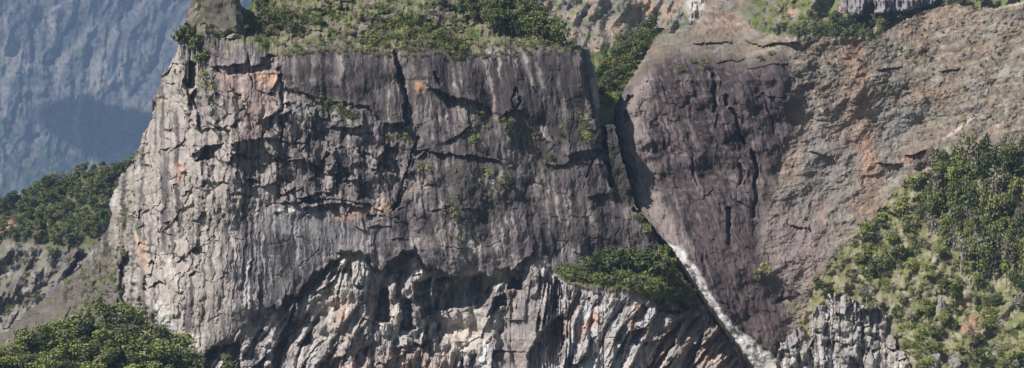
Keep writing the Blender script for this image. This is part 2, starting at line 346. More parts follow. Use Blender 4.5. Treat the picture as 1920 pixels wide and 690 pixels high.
CRACKS = [ # line, half width, depth
 ([(743, 96), (746, 120), (752, 150), (760, 180), (762, 230)], 8, 4.5), ([(783, 258), (772, 285), (768, 312), (757, 338), (742, 395)], 4, 2.0), ([(780, 290), (800, 283)], 5, 2), ([(815, 135), (826, 160)], 6, 2),
 ([(880, 212), (880, 238), (862, 252)], 4, 1.6), ([(968, 168), (962, 185), (968, 204), (978, 190), (970, 168)], 4, 1.8), ([(1068, 292), (1075, 210)], 2.5, .8), ([(1127, 205), (1131, 250), (1137, 300), (1143, 335), (1150, 350)], 7, 6.0), ([(683, 288), (705, 300), (727, 317)], 2.5, 1.0),
 ([(637, 312), (632, 328)], 2.5, 1), ([(590, 312), (592, 333)], 2.5, 1), ([(740, 393), (752, 378), (758, 355)], 5, 2.2), ([(1098, 330), (1110, 300), (1128, 283)], 3, 1.4), ([(1190, 390), (1215, 425), (1238, 456)], 4, 3.0), ([(540, 195), (538, 225)], 4, 1.5), ([(528, 140), (530, 205)], 3, 1.5), ([(465, 180), (468, 255)], 2, .6),
 ([(1160, 430), (1150, 440)], 3, 1), ([(760, 475), (800, 470)], 2, .6), ([(600, 470), (560, 500)], 2, .5), ([(820, 460), (890, 470), (940, 455)], 2, .6), ([(1085, 440), (1160, 455)], 2, .5), ([(446, 270), (449, 335), (453, 350)], 3, 1.2)]
CAVES = [ # polygon, depth
 ([(367, 301), (386, 274), (413, 271), (402, 282), (397, 299)], 4.5), ([(488, 108), (505, 104), (518, 108), (517, 128), (500, 133), (486, 124)], 3.5), ([(343, 165), (352, 112), (366, 118), (368, 160), (356, 168)], 4.5), ([(352, 190), (368, 165), (378, 200), (368, 206), (356, 205)], 4),
 ([(703, 603), (712, 545), (724, 540), (734, 603)], 7), ([(750, 620), (760, 560), (772, 560), (781, 618)], 7), ([(774, 530), (806, 522), (806, 590), (790, 596)], 6), ([(808, 528), (830, 520), (902, 520), (902, 566), (860, 578), (815, 580)], 4), ([(922, 586), (925, 560), (948, 550), (945, 568)], 5), ([(950, 540), (962, 522), (978, 524), (978, 545)], 5),
 ([(508, 690), (512, 650), (540, 600), (556, 570), (548, 620), (530, 665), (518, 700)], 6), ([(382, 668), (400, 652), (448, 640), (452, 700), (385, 700)], 7), ([(990, 700), (992, 655), (1020, 612), (1056, 590), (1060, 640), (1050, 700)], 7), ([(1180, 640), (1190, 590), (1212, 568), (1212, 620), (1198, 648)], 5), ([(1226, 560), (1280, 562), (1295, 580), (1262, 590), (1232, 584)], 5),
 ([(1215, 690), (1240, 640), (1275, 605), (1262, 650), (1232, 700)], 5), ([(1262, 700), (1290, 660), (1320, 625), (1306, 668), (1282, 705)], 5), ([(560, 645), (588, 618), (582, 640), (564, 655)], 4), ([(735, 650), (775, 650), (778, 662), (740, 664)], 3), ([(1030, 560), (1042, 520), (1052, 530), (1048, 570), (1034, 590)], 4), ([(1055, 600), (1085, 545), (1092, 560), (1070, 610)], 3.5),
 ([(255, 560), (262, 500), (240, 470), (225, 500), (222, 545), (232, 575)], 4), ([(662, 690), (672, 655), (690, 650), (684, 695)], 4), ([(615, 700), (625, 670), (650, 665), (648, 700)], 4), ([(860, 700), (868, 672), (878, 700)], 4)]
def cliff_warp(px, py):
    return (px + 5 * fbm(px / 28, py / 28, 3, 101) + 2.2 * gn(px / 7, py / 7, 105), py + 4 * fbm(px / 28, py / 28, 3, 103) + 2.0 * gn(px / 7, py / 7, 106))
SMOOTH1 = [(475, 400), (560, 405), (650, 400), (700, 430), (700, 470), (640, 475), (590, 500), (540, 550), (500, 560), (440, 530), (460, 450)]
SLAB_A = [(522, 92), (640, 86), (740, 92), (748, 140), (760, 175), (764, 232), (720, 236), (690, 200), (620, 190), (560, 172), (530, 165)]
SLAB_B = [(765, 105), (830, 92), (895, 98), (960, 88), (1040, 86), (1088, 90), (1095, 170), (1120, 230), (1124, 280), (1060, 290), (1000, 250), (905, 195), (860, 185), (805, 165)]
SLAB_C = [(402, 140), (460, 138), (520, 134), (528, 200), (500, 220), (492, 262), (438, 266), (420, 215)]
LEAN = [(332, 160), (336, 105), (350, 112), (352, 150), (345, 168), (368, 205), (372, 245), (340, 200)]
FLAKE = [(1133, 228), (1152, 232), (1167, 300), (1193, 385), (1170, 392), (1150, 345), (1140, 300)]
def cliff_depth(px, py):
    qx, qy = cliff_warp(px, py)
    e = I(qx, EDGE) + 9 * fbm(px / 34, px * 0, 4, 77, .65) + 15 * fbm(px / 95, px * 0, 2, 79)
    lip = I(qx, LIP) + (7 * fbm(px / 22, px * 0, 4, 78, .6) + 18 * (h2(np.floor(px / 29), px * 0, 80) - .5) + 12 * (h2(np.floor(px / 11), px * 0, 81) - .5))
    up = np.clip(e - py, 0, None)                      # pixels above the cliff's edge: the hilltop
    dn = py - lip                                      # pixels below the lip of the lower overhang
    yy = np.maximum(py, e)
    d = 800 + np.clip(400 - yy, 0, None) * 0.15 * 0.16 + 0.15 * 1.7 * up
    d += 4.5 * np.clip(1 - (py - e) / 36.0, 0, 1) ** 2 * ss(380, 420, px)
    d += 30 * np.clip((440 - px) / 170.0, 0, None) ** 2 * np.clip(1.25 - (py - 330) / 600.0, 0.4, 1.2)
    # left shoulder falls away from the wall
    d += 22 * pm(qx, qy, [(-500, 800), (-500, 300), (225, 300), (245, 440), (255, 560), (300, 620), (345, 700), (345, 800)], 16)
    d -= np.clip(py - 450, 0, 400) * 0.15 * 0.75 * ss(330, 120, px)
    # long warps and the general roughness of each zone
    low = ss(-4, 4, dn)
    hill = ss(0, 25, up)
    blocky = ss(0.1, 1, pm(qx, qy, [(255, 110), (530, 110), (560, 190), (700, 240), (800, 260), (800, 400), (660, 410), (480, 395), (420, 420), (300, 700), (200, 700), (200, 300)], 60))
    smooth = pm(qx, qy, SMOOTH1, 30)
    slab = np.maximum(pm(qx, qy, SLAB_A, 20), np.maximum(pm(qx, qy, SLAB_B, 30) * 0.75, pm(qx, qy, SLAB_C, 14)))
    rough = (0.62 + 0.85 * blocky) * (1 - 0.72 * smooth) * (1 - 0.55 * slab)
    p = 2.0 * fbm(px / 110, py / 130, 4, 110) * (1 - 0.5 * smooth) + (1 - hill) * (1 - .6 * smooth) * (1 - .35 * slab) * (3.4 * planes((px - .12 * (py - 300)) / 90 + .2 * fbm(px / 60, py / 60, 2, 125), py / 120, 124, .8) + 1.3 * planes((px - .12 * (py - 300)) / 48, py / 75, 126, .8))
    k = 0.12 * (py - 300)
    h1, e1 = facet((qx - k) / 42, qy / 58, 120, 0.8, 0.5); h2_, e2 = facet((qx - k) / 19, qy / 22, 130, 0.9, 0.7)
    sel = ss(-0.05, 0.35, fbm(px / 55, py / 55, 3, 150))
    p += rough * (1 - hill) * ((0.3 + 1.3 * blocky * sel) * h1 + 1.15 * sel * blocky * h2_ + 1.5 * planes((qx - k) / 34, qy / 60, 121) + 0.8 * planes((qx - k) / 13, qy / 30, 122, .7, .25) + 0.25 * planes(qx / 5.5, qy / 13, 123) + 0.3 * fbm(px / 9, py / 18, 4, 151))
    sh = pm(qx, qy, [(-450, 560), (60, 570), (150, 500), (200, 420), (235, 470), (262, 560), (345, 720), (-450, 720)], 20)
    p += sh * (3 * fbm(px / 50, py / 50, 4, 152) + 4.2 * planes((px + .5 * py) / 30, py / 44, 153, .9, .2) + 1.8 * planes(px / 11, py / 14, 154, .9, .2) + .9 * fbm(px / 8, py / 8, 3, 157))
    p += 0.25 * (1 - low) * (1 - hill) * ridged((qx - k) / 9, py / 110, 3, 155)
    # vertical runnels on the left buttress
    p += 0.9 * pm(qx, qy, [(255, 300), (380, 300), (480, 400), (500, 560), (400, 650), (330, 640), (260, 480)], 40) * ridged((qx + 0.05 * py) / 15, py / 120, 3, 156)
    # slabs that stand proud
    p += 1.6 * pm(qx, qy, SLAB_A, 4) + 1.2 * pm(qx, qy, SLAB_B, 6) * (1 - ss(160, 300, py) * 0.4) + 1.4 * pm(qx, qy, SLAB_C, 4) + 4.0 * pm(qx, qy, LEAN, 4)
    cn = fbm(px / 22, py / 22, 3, 127)
    for ln, L, hh in ROOFS: p += roof(qx, qy, ln, L, hh * .58)
    for ln, wd, dp in CRACKS: p -= dp * .8 * np.clip(1.5 * lm(qx, qy, ln, wd * .75), 0, 1) * np.clip(1.1 + 1.4 * cn, .15, 1)
    p -= .8 * ss(.09, .0, e1) * (.25 + blocky) * ss(-.1, .3, cn)
    # ledge with the grove
    lt = I(px, LEDGE_T); lx = ss(1015, 1060, px) * ss(1320, 1250, px)
    p += lx * 0.15 * 0.95 * np.clip(qy - lt, 0, 75) * (1 - low) + lx * low * 0.15 * 0.95 * np.clip(lip - lt, 0, 75)
    # overhang, then ribs that lean out towards the foot
    kr = I(px, K_RIB); cr = px + kr * (py - 600) + 2.5 * fbm(px / 12, py / 12, 3, 177)
    rec = I(px, [(380, 1.5), (470, 1.2), (510, 3), (535, 8.5), (615, 8), (640, 3.5), (685, 3), (700, 8), (740, 9), (800, 10), (905, 9), (925, 4), (950, 5.5), (980, 3), (995, .6), (1040, .8), (1180, 1.5), (1240, 4.5), (1300, 4), (1330, 2), (1400, 1.5)]) * .78 * (1 + .6 * fbm(px / 40, py / 50, 3, 158)) - 0.06 * np.clip(dn, 0, 260)
    p -= low * rec
    u = cr / (50 - 16 * ss(1000, 1080, px)) + .8 * fbm(px / 90, py / 110, 2, 163); iu = np.floor(u); fu = u - iu; amp = .35 + 1.1 * h2(iu, np.floor(py / 70 + 3 * h2(iu, iu * 0, 4)), 164)
    saw = amp * np.where(fu < .86, fu / .86, (1 - fu) / .14); u2 = cr / 17 + .6 * fbm(px / 30, py / 40, 3, 166); i2 = np.floor(u2); f2 = u2 - i2
    saw2 = (.2 + h2(i2, np.floor(py / 34 + 5 * h2(i2, i2 * 0, 5)), 165)) * np.where(f2 < .8, f2 / .8, (1 - f2) / .2)
    ribs = (2.7 * saw + .8 * saw2) * (.45 + .9 * ss(-.3, .3, fbm(px / 70, py / 60, 3, 159))) - 2.0 + 2.6 * facet(cr / 40, py / 105, 157, 1.1, .5)[0] + 1.6 * fbm(px / 80, py / 80, 2, 161)  + 1.3 * facet(cr / 15, py / 46, 168, 1.1, 0.4)[0] * ss(-.1, .1, fbm(px / 50, py / 40, 3, 167)) + .7 * planes(cr / 17, py / 80, 168, .9, .06) + .5 * facet(cr / 6, py / 22, 169, 1.0, .4)[0]
    calm = pm(qx, qy, [(830, 600), (895, 575), (915, 590), (900, 660), (830, 665)], 14) + pm(qx, qy, [(945, 585), (1000, 560), (1000, 640), (985, 700), (925, 700)], 16)
    p += low * ribs * (1 - 0.7 * np.clip(calm, 0, 1)) * ss(0, 20, dn)
    for pl, dp in CAVES: p -= dp * pm(qx, qy, pl, 3.5)
    # hilltop relief
    p += hill * (1.6 * planes(px / 26, py / 16, 173) + 4.5 * fbm(px / 70, py / 45, 4, 170) + 1.2 * facet(px / 14, py / 9, 171, 0.9)[0] + 0.8 * fbm(px / 8, py / 8, 3, 172))
    d = d - p
    # right side wall of the cleft and the flake beside it
    xr = I(py, XR) + 2 * gn(px * 0, py / 9, 175); m = ss(75, 90, py) * ss(236, 226, py)
    d += m * np.clip(px - xr, 0, 40) * 0.15 * 6
    d += pm(px, py, FLAKE, 4) * (.8 + .6 * fbm(px / 20, py / 40, 3, 176))
    return d
def cliff_col(px, py):
    qx, qy = cliff_warp(px, py)
    e = I(qx, EDGE) + 9 * fbm(px / 34, px * 0, 4, 77, .65) + 15 * fbm(px / 95, px * 0, 2, 79); dn = py - I(qx, LIP) - (7 * fbm(px / 22, px * 0, 4, 78, .6) + 18 * (h2(np.floor(px / 29), px * 0, 80) - .5) + 12 * (h2(np.floor(px / 11), px * 0, 81) - .5)); up = e - py
    k = 0.14 * (py - 300) * ss(700, 850, px)
    st = fbm((qx - k) / 7, py / 130, 4, 200); st2 = fbm((qx - k) / 22, py / 200, 3, 201); bl = fbm(px / 45, py / 45, 5, 202); fn = fbm(px / 8, py / 11, 5, 203, .7)
    c = np.zeros(px.shape + (3,)) + A(114, 106, 106)
    c = mix(c, ss(0, 0.6, bl), A(136, 128, 124)); c = mix(c, ss(0, 0.6, -bl) * 0.9, A(90, 83, 86))
    c = mix(c, ss(.05, .5, fn) * .35, A(152, 144, 136)); c = mix(c, ss(.05, .5, -fn) * .4, A(84, 78, 80)); b2 = fbm(px / 24, py / 34, 4, 204, .65); c = mix(c, ss(.1, .5, b2) * .4, A(150, 138, 128)); c = mix(c, ss(.1, .5, -b2) * .5, A(84, 76, 80))
    # left buttress: paler grey with brown
    c = mix(c, 0.75 * pm(qx, qy, [(200, 320), (330, 60), (420, 220), (520, 300), (520, 400), (470, 560), (400, 690), (200, 690)], 70), A(150, 142, 135))
    # dark weathered slabs above
    dk = np.maximum(pm(qx, qy, SLAB_A, 24), pm(qx, qy, SLAB_B, 40))
    c = mix(c, dk * (0.85 + 0.4 * st2), A(78, 71, 71)); c = mix(c, pm(qx, qy, [(780, 230), (1150, 250), (1210, 450), (1040, 490), (900, 440), (780, 400)], 60) * (0.65 + 0.6 * st2), A(86, 78, 78))
    c = mix(c, pm(qx, qy, SLAB_A, 10) * ss(0.05, 0.5, st2) * 0.5, A(128, 116, 108))
    c = mix(c, pm(qx, qy, SLAB_C, 10), A(134, 118, 114)); c = mix(c, pm(qx, qy, SLAB_C, 8) * ss(0, .5, st2), A(152, 138, 130))
    # smooth grey wall with water streaks
    sm = pm(qx, qy, SMOOTH1, 60); c = mix(c, sm * 0.8, A(114, 110, 112)); c = mix(c, sm * ss(0.0, 0.6, st), A(156, 152, 152)); c = mix(c, sm * ss(0.05, 0.6, -st), A(92, 90, 96))
    # streaks everywhere above the lip
    ab = ss(5, -10, dn) * ss(-10, 10, -up)
    s3 = fbm((qx - k) / 13, py / 260, 3, 205); gate = ss(-.2, .3, fbm(px / 90, py / 70, 3, 206))
    c = mix(c, ab * ss(0.08, 0.55, st) * gate * 0.6, A(158, 150, 146)); c = mix(c, ab * ss(0.05, 0.5, -st) * 0.6, A(68, 62, 67)); c = mix(c, ab * ss(0.1, 0.5, -s3) * 0.65, A(70, 63, 68)); c = mix(c, ab * ss(0.15, 0.5, s3) * gate * 0.4, A(150, 142, 138))
    # lower wall: pale and pinkish
    lo = ss(-2, 8, dn)
    kr = I(px, K_RIB); cr = qx + kr * (py - 600); rs = fbm(cr / 8, py / 90, 4, 210, .6)
    c = mix(c, lo, A(144, 139, 136)); c = mix(c, lo * ss(0, 0.5, rs), A(172, 166, 161)); c = mix(c, lo * ss(0, .5, -rs) * 0.8, A(112, 107, 110)); c = mix(c, lo * ss(.0, .5, fn) * .4, A(120, 112, 108)); c = mix(c, lo * ss(.05, .5, -bl) * .6, A(110, 102, 100))
    c = mix(c, lo * ss(0.1, .5, fbm(cr / 30, py / 50, 3, 211)) * ss(1000, 1080, px) * .6, A(152, 130, 120)); c = mix(c, lo * ss(0.15, .5, fbm(cr / 16, py / 60, 3, 212)) * ss(980, 1040, px) * .6, A(164, 166, 172))
    c = mix(c, lo * pm(px, py, [(1250, 560), (1330, 600), (1420, 700), (1260, 700)], 50) * .6, A(140, 124, 112))
    c = mix(c, pm(qx, qy, [(935, 520), (1015, 505), (1000, 640), (985, 700), (925, 700), (940, 590)], 18) * (0.75 + .5 * st), A(124, 114, 110))
    c = mix(c, pm(qx, qy, [(830, 600), (895, 575), (920, 590), (905, 660), (830, 665)], 14) * .85, A(162, 153, 145))
    c = mix(c, pm(qx, qy, [(620, 560), (660, 560), (665, 640), (625, 640)], 20) * .6, A(164, 142, 128))
    c = mix(c, pm(qx, qy, [(590, 700), (640, 655), (760, 650), (860, 660), (880, 700)], 20) * (.6 + fn), A(148, 130, 121))
    c = mix(c, pm(qx, qy, [(892, 690), (905, 650), (915, 640), (912, 690)], 6) + pm(qx, qy, [(1062, 640), (1080, 610), (1086, 650), (1070, 690)], 8), A(168, 168, 168))
    # ochre, orange and white patches
    for pl, cc, ee, a in (([(462, 138), (522, 134), (524, 168), (505, 160), (480, 158)], (188, 148, 116), 7, .8), ([(395, 140), (440, 140), (430, 150), (400, 150)], (170, 140, 126), 6, .7),
                          ([(325, 310), (345, 300), (346, 330), (330, 345)], (190, 152, 130), 10, .8), ([(778, 150), (797, 155), (797, 172), (782, 175)], (176, 128, 96), 6, .9),
                          ([(605, 400), (670, 395), (700, 390), (690, 408), (640, 415)], (176, 138, 116), 8, .7), ([(700, 385), (740, 380), (735, 395), (705, 398)], (190, 152, 120), 6, .7),
                          ([(520, 391), (552, 390), (548, 402), (528, 400)], (222, 218, 212), 4, 1), ([(515, 402), (600, 402), (600, 440), (530, 440)], (166, 164, 164), 22, .6),
                          ([(560, 210), (580, 190), (590, 225), (570, 228)], (176, 170, 166), 8, .7), ([(528, 150), (534, 150), (540, 215), (530, 215)], (196, 186, 176), 5, .7),
                          ([(635, 482), (665, 482), (655, 505), (635, 505)], (206, 196, 180), 6, .9), ([(600, 540), (640, 505), (650, 515), (640, 545), (615, 560)], (196, 184, 170), 10, .7),
                          ([(462, 498), (468, 500), (468, 560), (463, 605), (460, 560)], (196, 190, 184), 4, .9), ([(345, 628), (382, 625), (384, 660), (350, 652)], (198, 190, 178), 5, .9), ([(290, 560), (310, 570), (330, 620), (320, 625), (295, 590)], (200, 196, 192), 8, .9),
                          ([(300, 470), (320, 480), (340, 545), (330, 550), (310, 510)], (196, 188, 182), 8, .7), ([(250, 440), (275, 455), (280, 500), (270, 510), (255, 470)], (174, 142, 116), 7, .8), ([(207, 350), (218, 345), (222, 385), (208, 390)], (190, 184, 180), 6, .8),
                          ([(720, 560), (735, 545), (738, 600), (728, 600)], (196, 172, 158), 5, .8), ([(1012, 490), (1025, 480), (1030, 500), (1015, 515)], (190, 176, 164), 6, .8), ([(1095, 215), (1110, 215), (1115, 240), (1100, 240)], (176, 172, 158), 7, .7), ([(1015, 240), (1024, 240), (1022, 258), (1016, 256)], (208, 204, 196), 4, .9),
                          ([(1190, 570), (1205, 560), (1200, 600), (1185, 640), (1180, 610)], (184, 140, 124), 8, .7), ([(1240, 640), (1262, 620), (1245, 680), (1225, 690)], (182, 140, 116), 10, .7), ([(1105, 590), (1125, 580), (1118, 610), (1095, 625), (1085, 615)], (186, 148, 126), 7, .8)):
        c = mix(c, pm(qx, qy, pl, ee) * a * np.clip(0.8 + 1.0 * fn, 0, 1.0), A(*[.8 * v + .2 * 125 - 4 for v in cc]))
    for ln, wd, cc, a in (([(905, 108), (920, 160), (932, 222)], 7, (150, 138, 134), .7), ([(975, 90), (992, 140), (1000, 165)], 7, (146, 138, 136), .7), ([(1005, 120), (1018, 162)], 6, (146, 138, 136), .6), ([(918, 120), (928, 170), (934, 215)], 4, (78, 66, 70), .8), ([(460, 110), (463, 235)], 4, (160, 144, 136), .4)):
        c = mix(c, lm(qx, py, ln, wd) * a, A(*cc))
    # moss and grass on ledges
    gr = fbm(px / 14, py / 11, 4, 220)
    for pl, ee, a in (([(575, 180), (620, 180), (690, 215), (680, 240), (610, 222)], 22, 1), ([(395, 140), (412, 150), (412, 200), (405, 230), (396, 200)], 8, .8), ([(720, 240), (780, 240), (775, 280), (730, 275)], 26, .7), ([(1080, 205), (1130, 205), (1125, 285), (1085, 270)], 14, .9), ([(780, 300), (960, 300), (970, 370), (860, 460), (820, 430), (840, 360)], 50, .75), ([(870, 200), (930, 210), (910, 280), (870, 270)], 30, .7),
                      ([(930, 215), (1060, 225), (1060, 260), (950, 270)], 30, .6), ([(1000, 290), (1040, 290), (1060, 330), (1010, 340)], 20, .6), ([(925, 560), (950, 565), (945, 600), (930, 600)], 12, .7), ([(180, 430), (240, 400), (250, 470), (215, 560), (150, 600), (100, 600)], 40, .6), ([(530, 400), (560, 400), (545, 450)], 10, 0), ([(285, 110), (310, 110), (320, 200), (290, 240)], 16, .5), ([(520, 495), (580, 480), (560, 530), (500, 545)], 22, .5), ([(230, 360), (262, 360), (262, 430), (225, 430)], 16, .7), ([(1192, 385), (1238, 455), (1262, 490), (1240, 490), (1190, 420)], 8, .8), ([(1315, 560), (1350, 610), (1335, 640), (1310, 600)], 14, .5)):
        c = mix(c, pm(qx, qy, pl, ee) * a * .55 * ss(-0.1, 0.4, gr), A(96, 98, 66))
    c = mix(c, pm(qx, qy, FLAKE, 6) * .8, A(74, 71, 65))
    c = mix(c, pm(qx, qy, [(1040, 505), (1240, 465), (1270, 500), (1310, 560), (1300, 578), (1180, 548), (1060, 530)], 10), A(92, 98, 48))
    # scree-brown left shoulder
    c = mix(c, pm(qx, qy, [(-450, 560), (60, 570), (150, 500), (215, 470), (235, 560), (270, 640), (330, 720), (-450, 720)], 26) * (.8 + .4 * bl), A(104, 96, 92)); c = mix(c, pm(qx, qy, [(-450, 560), (60, 570), (150, 500), (215, 470), (235, 560), (270, 640), (330, 720), (-450, 720)], 26) * ss(0, .4, gr) * .7, A(100, 98, 66))
    c = mix(c, ss(690, 720, py), A(84, 90, 54))
    # hilltop
    hi = ss(-6, 8, up + 12 * fn + 26 * gr * ss(-50, -5, up)); g2 = fbm(px / 30, py / 18, 4, 230)
    hc = np.zeros(px.shape + (3,)) + A(108, 106, 78); hc = mix(hc, ss(0, .45, g2), A(120, 110, 100)); hc = mix(hc, ss(0, .4, -g2), A(84, 94, 54)); hc = mix(hc, ss(.15, .5, fn) * .6, A(138, 130, 120))
    return contrast(c) * (1 - hi[..., None]) + hc * hi[..., None]
def cliff_mask(px, py):
    a = 3.0 * fbm(px / 9, py / 9, 3, 99); b = 3.0 * fbm(px / 9, py / 9, 3, 98)
    l = ss(360, 300, px); a = a + l * 9 * fbm(px / 30, py / 30, 3, 97); b = b + l * 6 * fbm(px / 26, py / 26, 3, 96)
    return inside(px + a, py + b, CLIFF)
def T(poly):
    def f(x, y):
        a, b = cliff_warp(x, y); return inside(a, b, poly)
    return f
BLK1 = [(394, 82), (420, 76), (455, 82), (466, 100), (463, 117), (432, 124), (405, 125), (392, 127)]
BLK2 = [(464, 108), (486, 104), (500, 106), (500, 116), (485, 125), (464, 127)]
SM_T = SMOOTH1
def above_edge(x, y):
    a, b = cliff_warp(x, y); return (y < I(a, EDGE) + 9 * fbm(x / 34, x * 0, 4, 77, .65) + 15 * fbm(x / 95, x * 0, 2, 79)) & (x > 300)
def below_lip(x, y):
    a, b = cliff_warp(x, y); return (y > I(a, LIP) + (7 * fbm(x / 22, x * 0, 4, 78, .6) + 18 * (h2(np.floor(x / 29), x * 0, 80) - .5) + 12 * (h2(np.floor(x / 11), x * 0, 81) - .5))) & (x > 375)
LEDGE_P = [(1040, 508), (1120, 480), (1240, 468), (1270, 500), (1310, 560), (1310, 590), (1180, 556), (1100, 546), (1045, 524)]
SHOULDER = [(-500, 800), (-500, 400), (205, 300), (225, 440), (235, 560), (290, 620), (340, 700), (345, 1700), (-500, 1700)]
P = 9   # index of the cliff itself
cl = sheet(axis(190, 1420, 1.45, (-420, -330, -250, -180, -130, -90, -60) + tuple(range(-40, 190, 2)), (1436, 1460)),
           axis(-14, 700, 1.45, (-75, -62, -50, -38, -26), (706, 716, 730, 760, 800, 860, 940, 1040, 1160, 1300, 1460, 1520)), cliff_mask, cliff_depth, cliff_col,
           [('hilltop', SOIL, above_edge, None, 'grassy hilltop sloping up behind the rim of the cliff'),
            ('rock_block', ROCK, T(BLK1), P, 'overhanging brown block under the left rim'), ('rock_block', ROCK, T(BLK2), P, 'small pale block beside the overhanging one'),
            ('rock_slab', ROCK, T(SLAB_A), P, 'dark weathered slab left of the vertical crack'), ('rock_slab', ROCK, T(SLAB_B), P, 'dark slab right of the vertical crack'), ('rock_slab', ROCK, T(SLAB_C), P, 'smooth pinkish slab under the overhanging block'),
            ('rock_flake', ROCK, T(FLAKE), P, 'narrow flake in the cleft'), ('overhang_wall', ROCK, below_lip, P, 'pale ribbed wall under the long overhang'),
            ('rock_shoulder', SOIL, T(SHOULDER), P, 'brown scrubby shoulder at the left foot'),
            ('cliff', ROCK, None, None, 'tall grey cliff with dark slabs, cracks and a long overhang')], 22)

# ------------------------------------------------------------------ gully behind the cleft
def gu_depth(px, py):
    d = 830 + np.clip(255 - py, 0, 60) * 0.15 * 4.5 + np.clip(195 - py, 0, 400) * .15 * 2.4
    return d - 1.5 * fbm(px / 20, py / 20, 4, 301)
def gu_col(px, py):
    n = fbm(px / 14, py / 14, 4, 302); c = np.zeros(px.shape + (3,)) + A(86, 96, 58)
    return mix(c, ss(0, .5, n), A(122, 118, 84))
GU = [(1075, 100), (1120, 95), (1150, 85), (1190, 62), (1232, 48), (1260, 60), (1240, 110), (1200, 180), (1185, 230), (1195, 300), (1215, 380), (1240, 440), (1240, 480), (1075, 480)]
S_gully = sheet(axis(1075, 1262, 3), axis(40, 480, 3), lambda x, y: inside(x + 3 * fbm(x / 8, y / 8, 2, 6), y + 3 * fbm(x / 8, y / 8, 2, 7), GU), gu_depth, gu_col,
                [('gully', SOIL, None, None, 'narrow green gully running up behind the dark cleft')], 60)

# ------------------------------------------------------------------ rock dome and eroded slope on the right
DOME_L = [(40, 1245), (65, 1232), (110, 1205), (150, 1180), (180, 1160), (205, 1151), (250, 1155), (300, 1164), (360, 1184), (400, 1203), (440, 1235), (470, 1262), (520, 1296), (560, 1322), (600, 1350), (650, 1386), (700, 1420), (760, 1450), (1600, 1500)]
DOME = [(1225, 118), (1270, 102), (1330, 110), (1400, 120), (1440, 108), (1470, 104), (1486, 180), (1480, 250), (1462, 300), (1445, 360), (1425, 420), (1415, 480), (1432, 510), (1455, 550), (1475, 600), (1475, 760), (1440, 760), (1415, 690), (1350, 600), (1262, 470), (1200, 385), (1176, 300), (1150, 200)]
WHITE = [(1250, 455), (1274, 464), (1306, 502), (1334, 552), (1357, 590), (1394, 625), (1434, 656), (1466, 682), (1478, 705), (1400, 705), (1370, 655), (1332, 595), (1300, 545), (1270, 495)]
SL_TOP = [(1150, 70), (1225, 66), (1260, 62), (1290, 55), (1320, 22), (1335, 12), (1365, 18), (1395, 40), (1425, 60), (1480, 66), (1600, 68), (1640, 72), (1680, 45), (1730, 20), (1790, 6), (1830, 12), (1870, 14), (1920, 0), (2000, -20), (2250, -60)]
D_CR = [([(1336, 140), (1341, 165), (1343, 190), (1338, 207)], 5, 2.4), ([(1362, 182), (1366, 194)], 7, 2.4), ([(1372, 205), (1382, 225), (1386, 245), (1395, 268)], 5, 2), ([(1345, 215), (1340, 240)], 3, 1), ([(1415, 290), (1420, 330), (1418, 365), (1412, 405)], 6, 2.6), ([(1410, 285), (1416, 305)], 5, 2),
        ([(1366, 392), (1370, 420), (1368, 455)], 6, 2.6), ([(1384, 310), (1392, 330), (1386, 345)], 5, 1.8), ([(1290, 500), (1306, 530), (1318, 560), (1322, 572)], 3, 1.2), ([(1303, 320), (1308, 345)], 3, 1), ([(1430, 175), (1455, 250), (1470, 280)], 3, .8), ([(1290, 250), (1300, 300), (1302, 330)], 3, .7), ([(1240, 240), (1246, 280)], 3, .6), ([(1478, 540), (1470, 560), (1455, 566)], 5, 2)]
def sl_warp(px, py): return px + 6 * fbm(px / 30, py / 30, 4, 401), py + 5 * fbm(px / 30, py / 30, 4, 402)
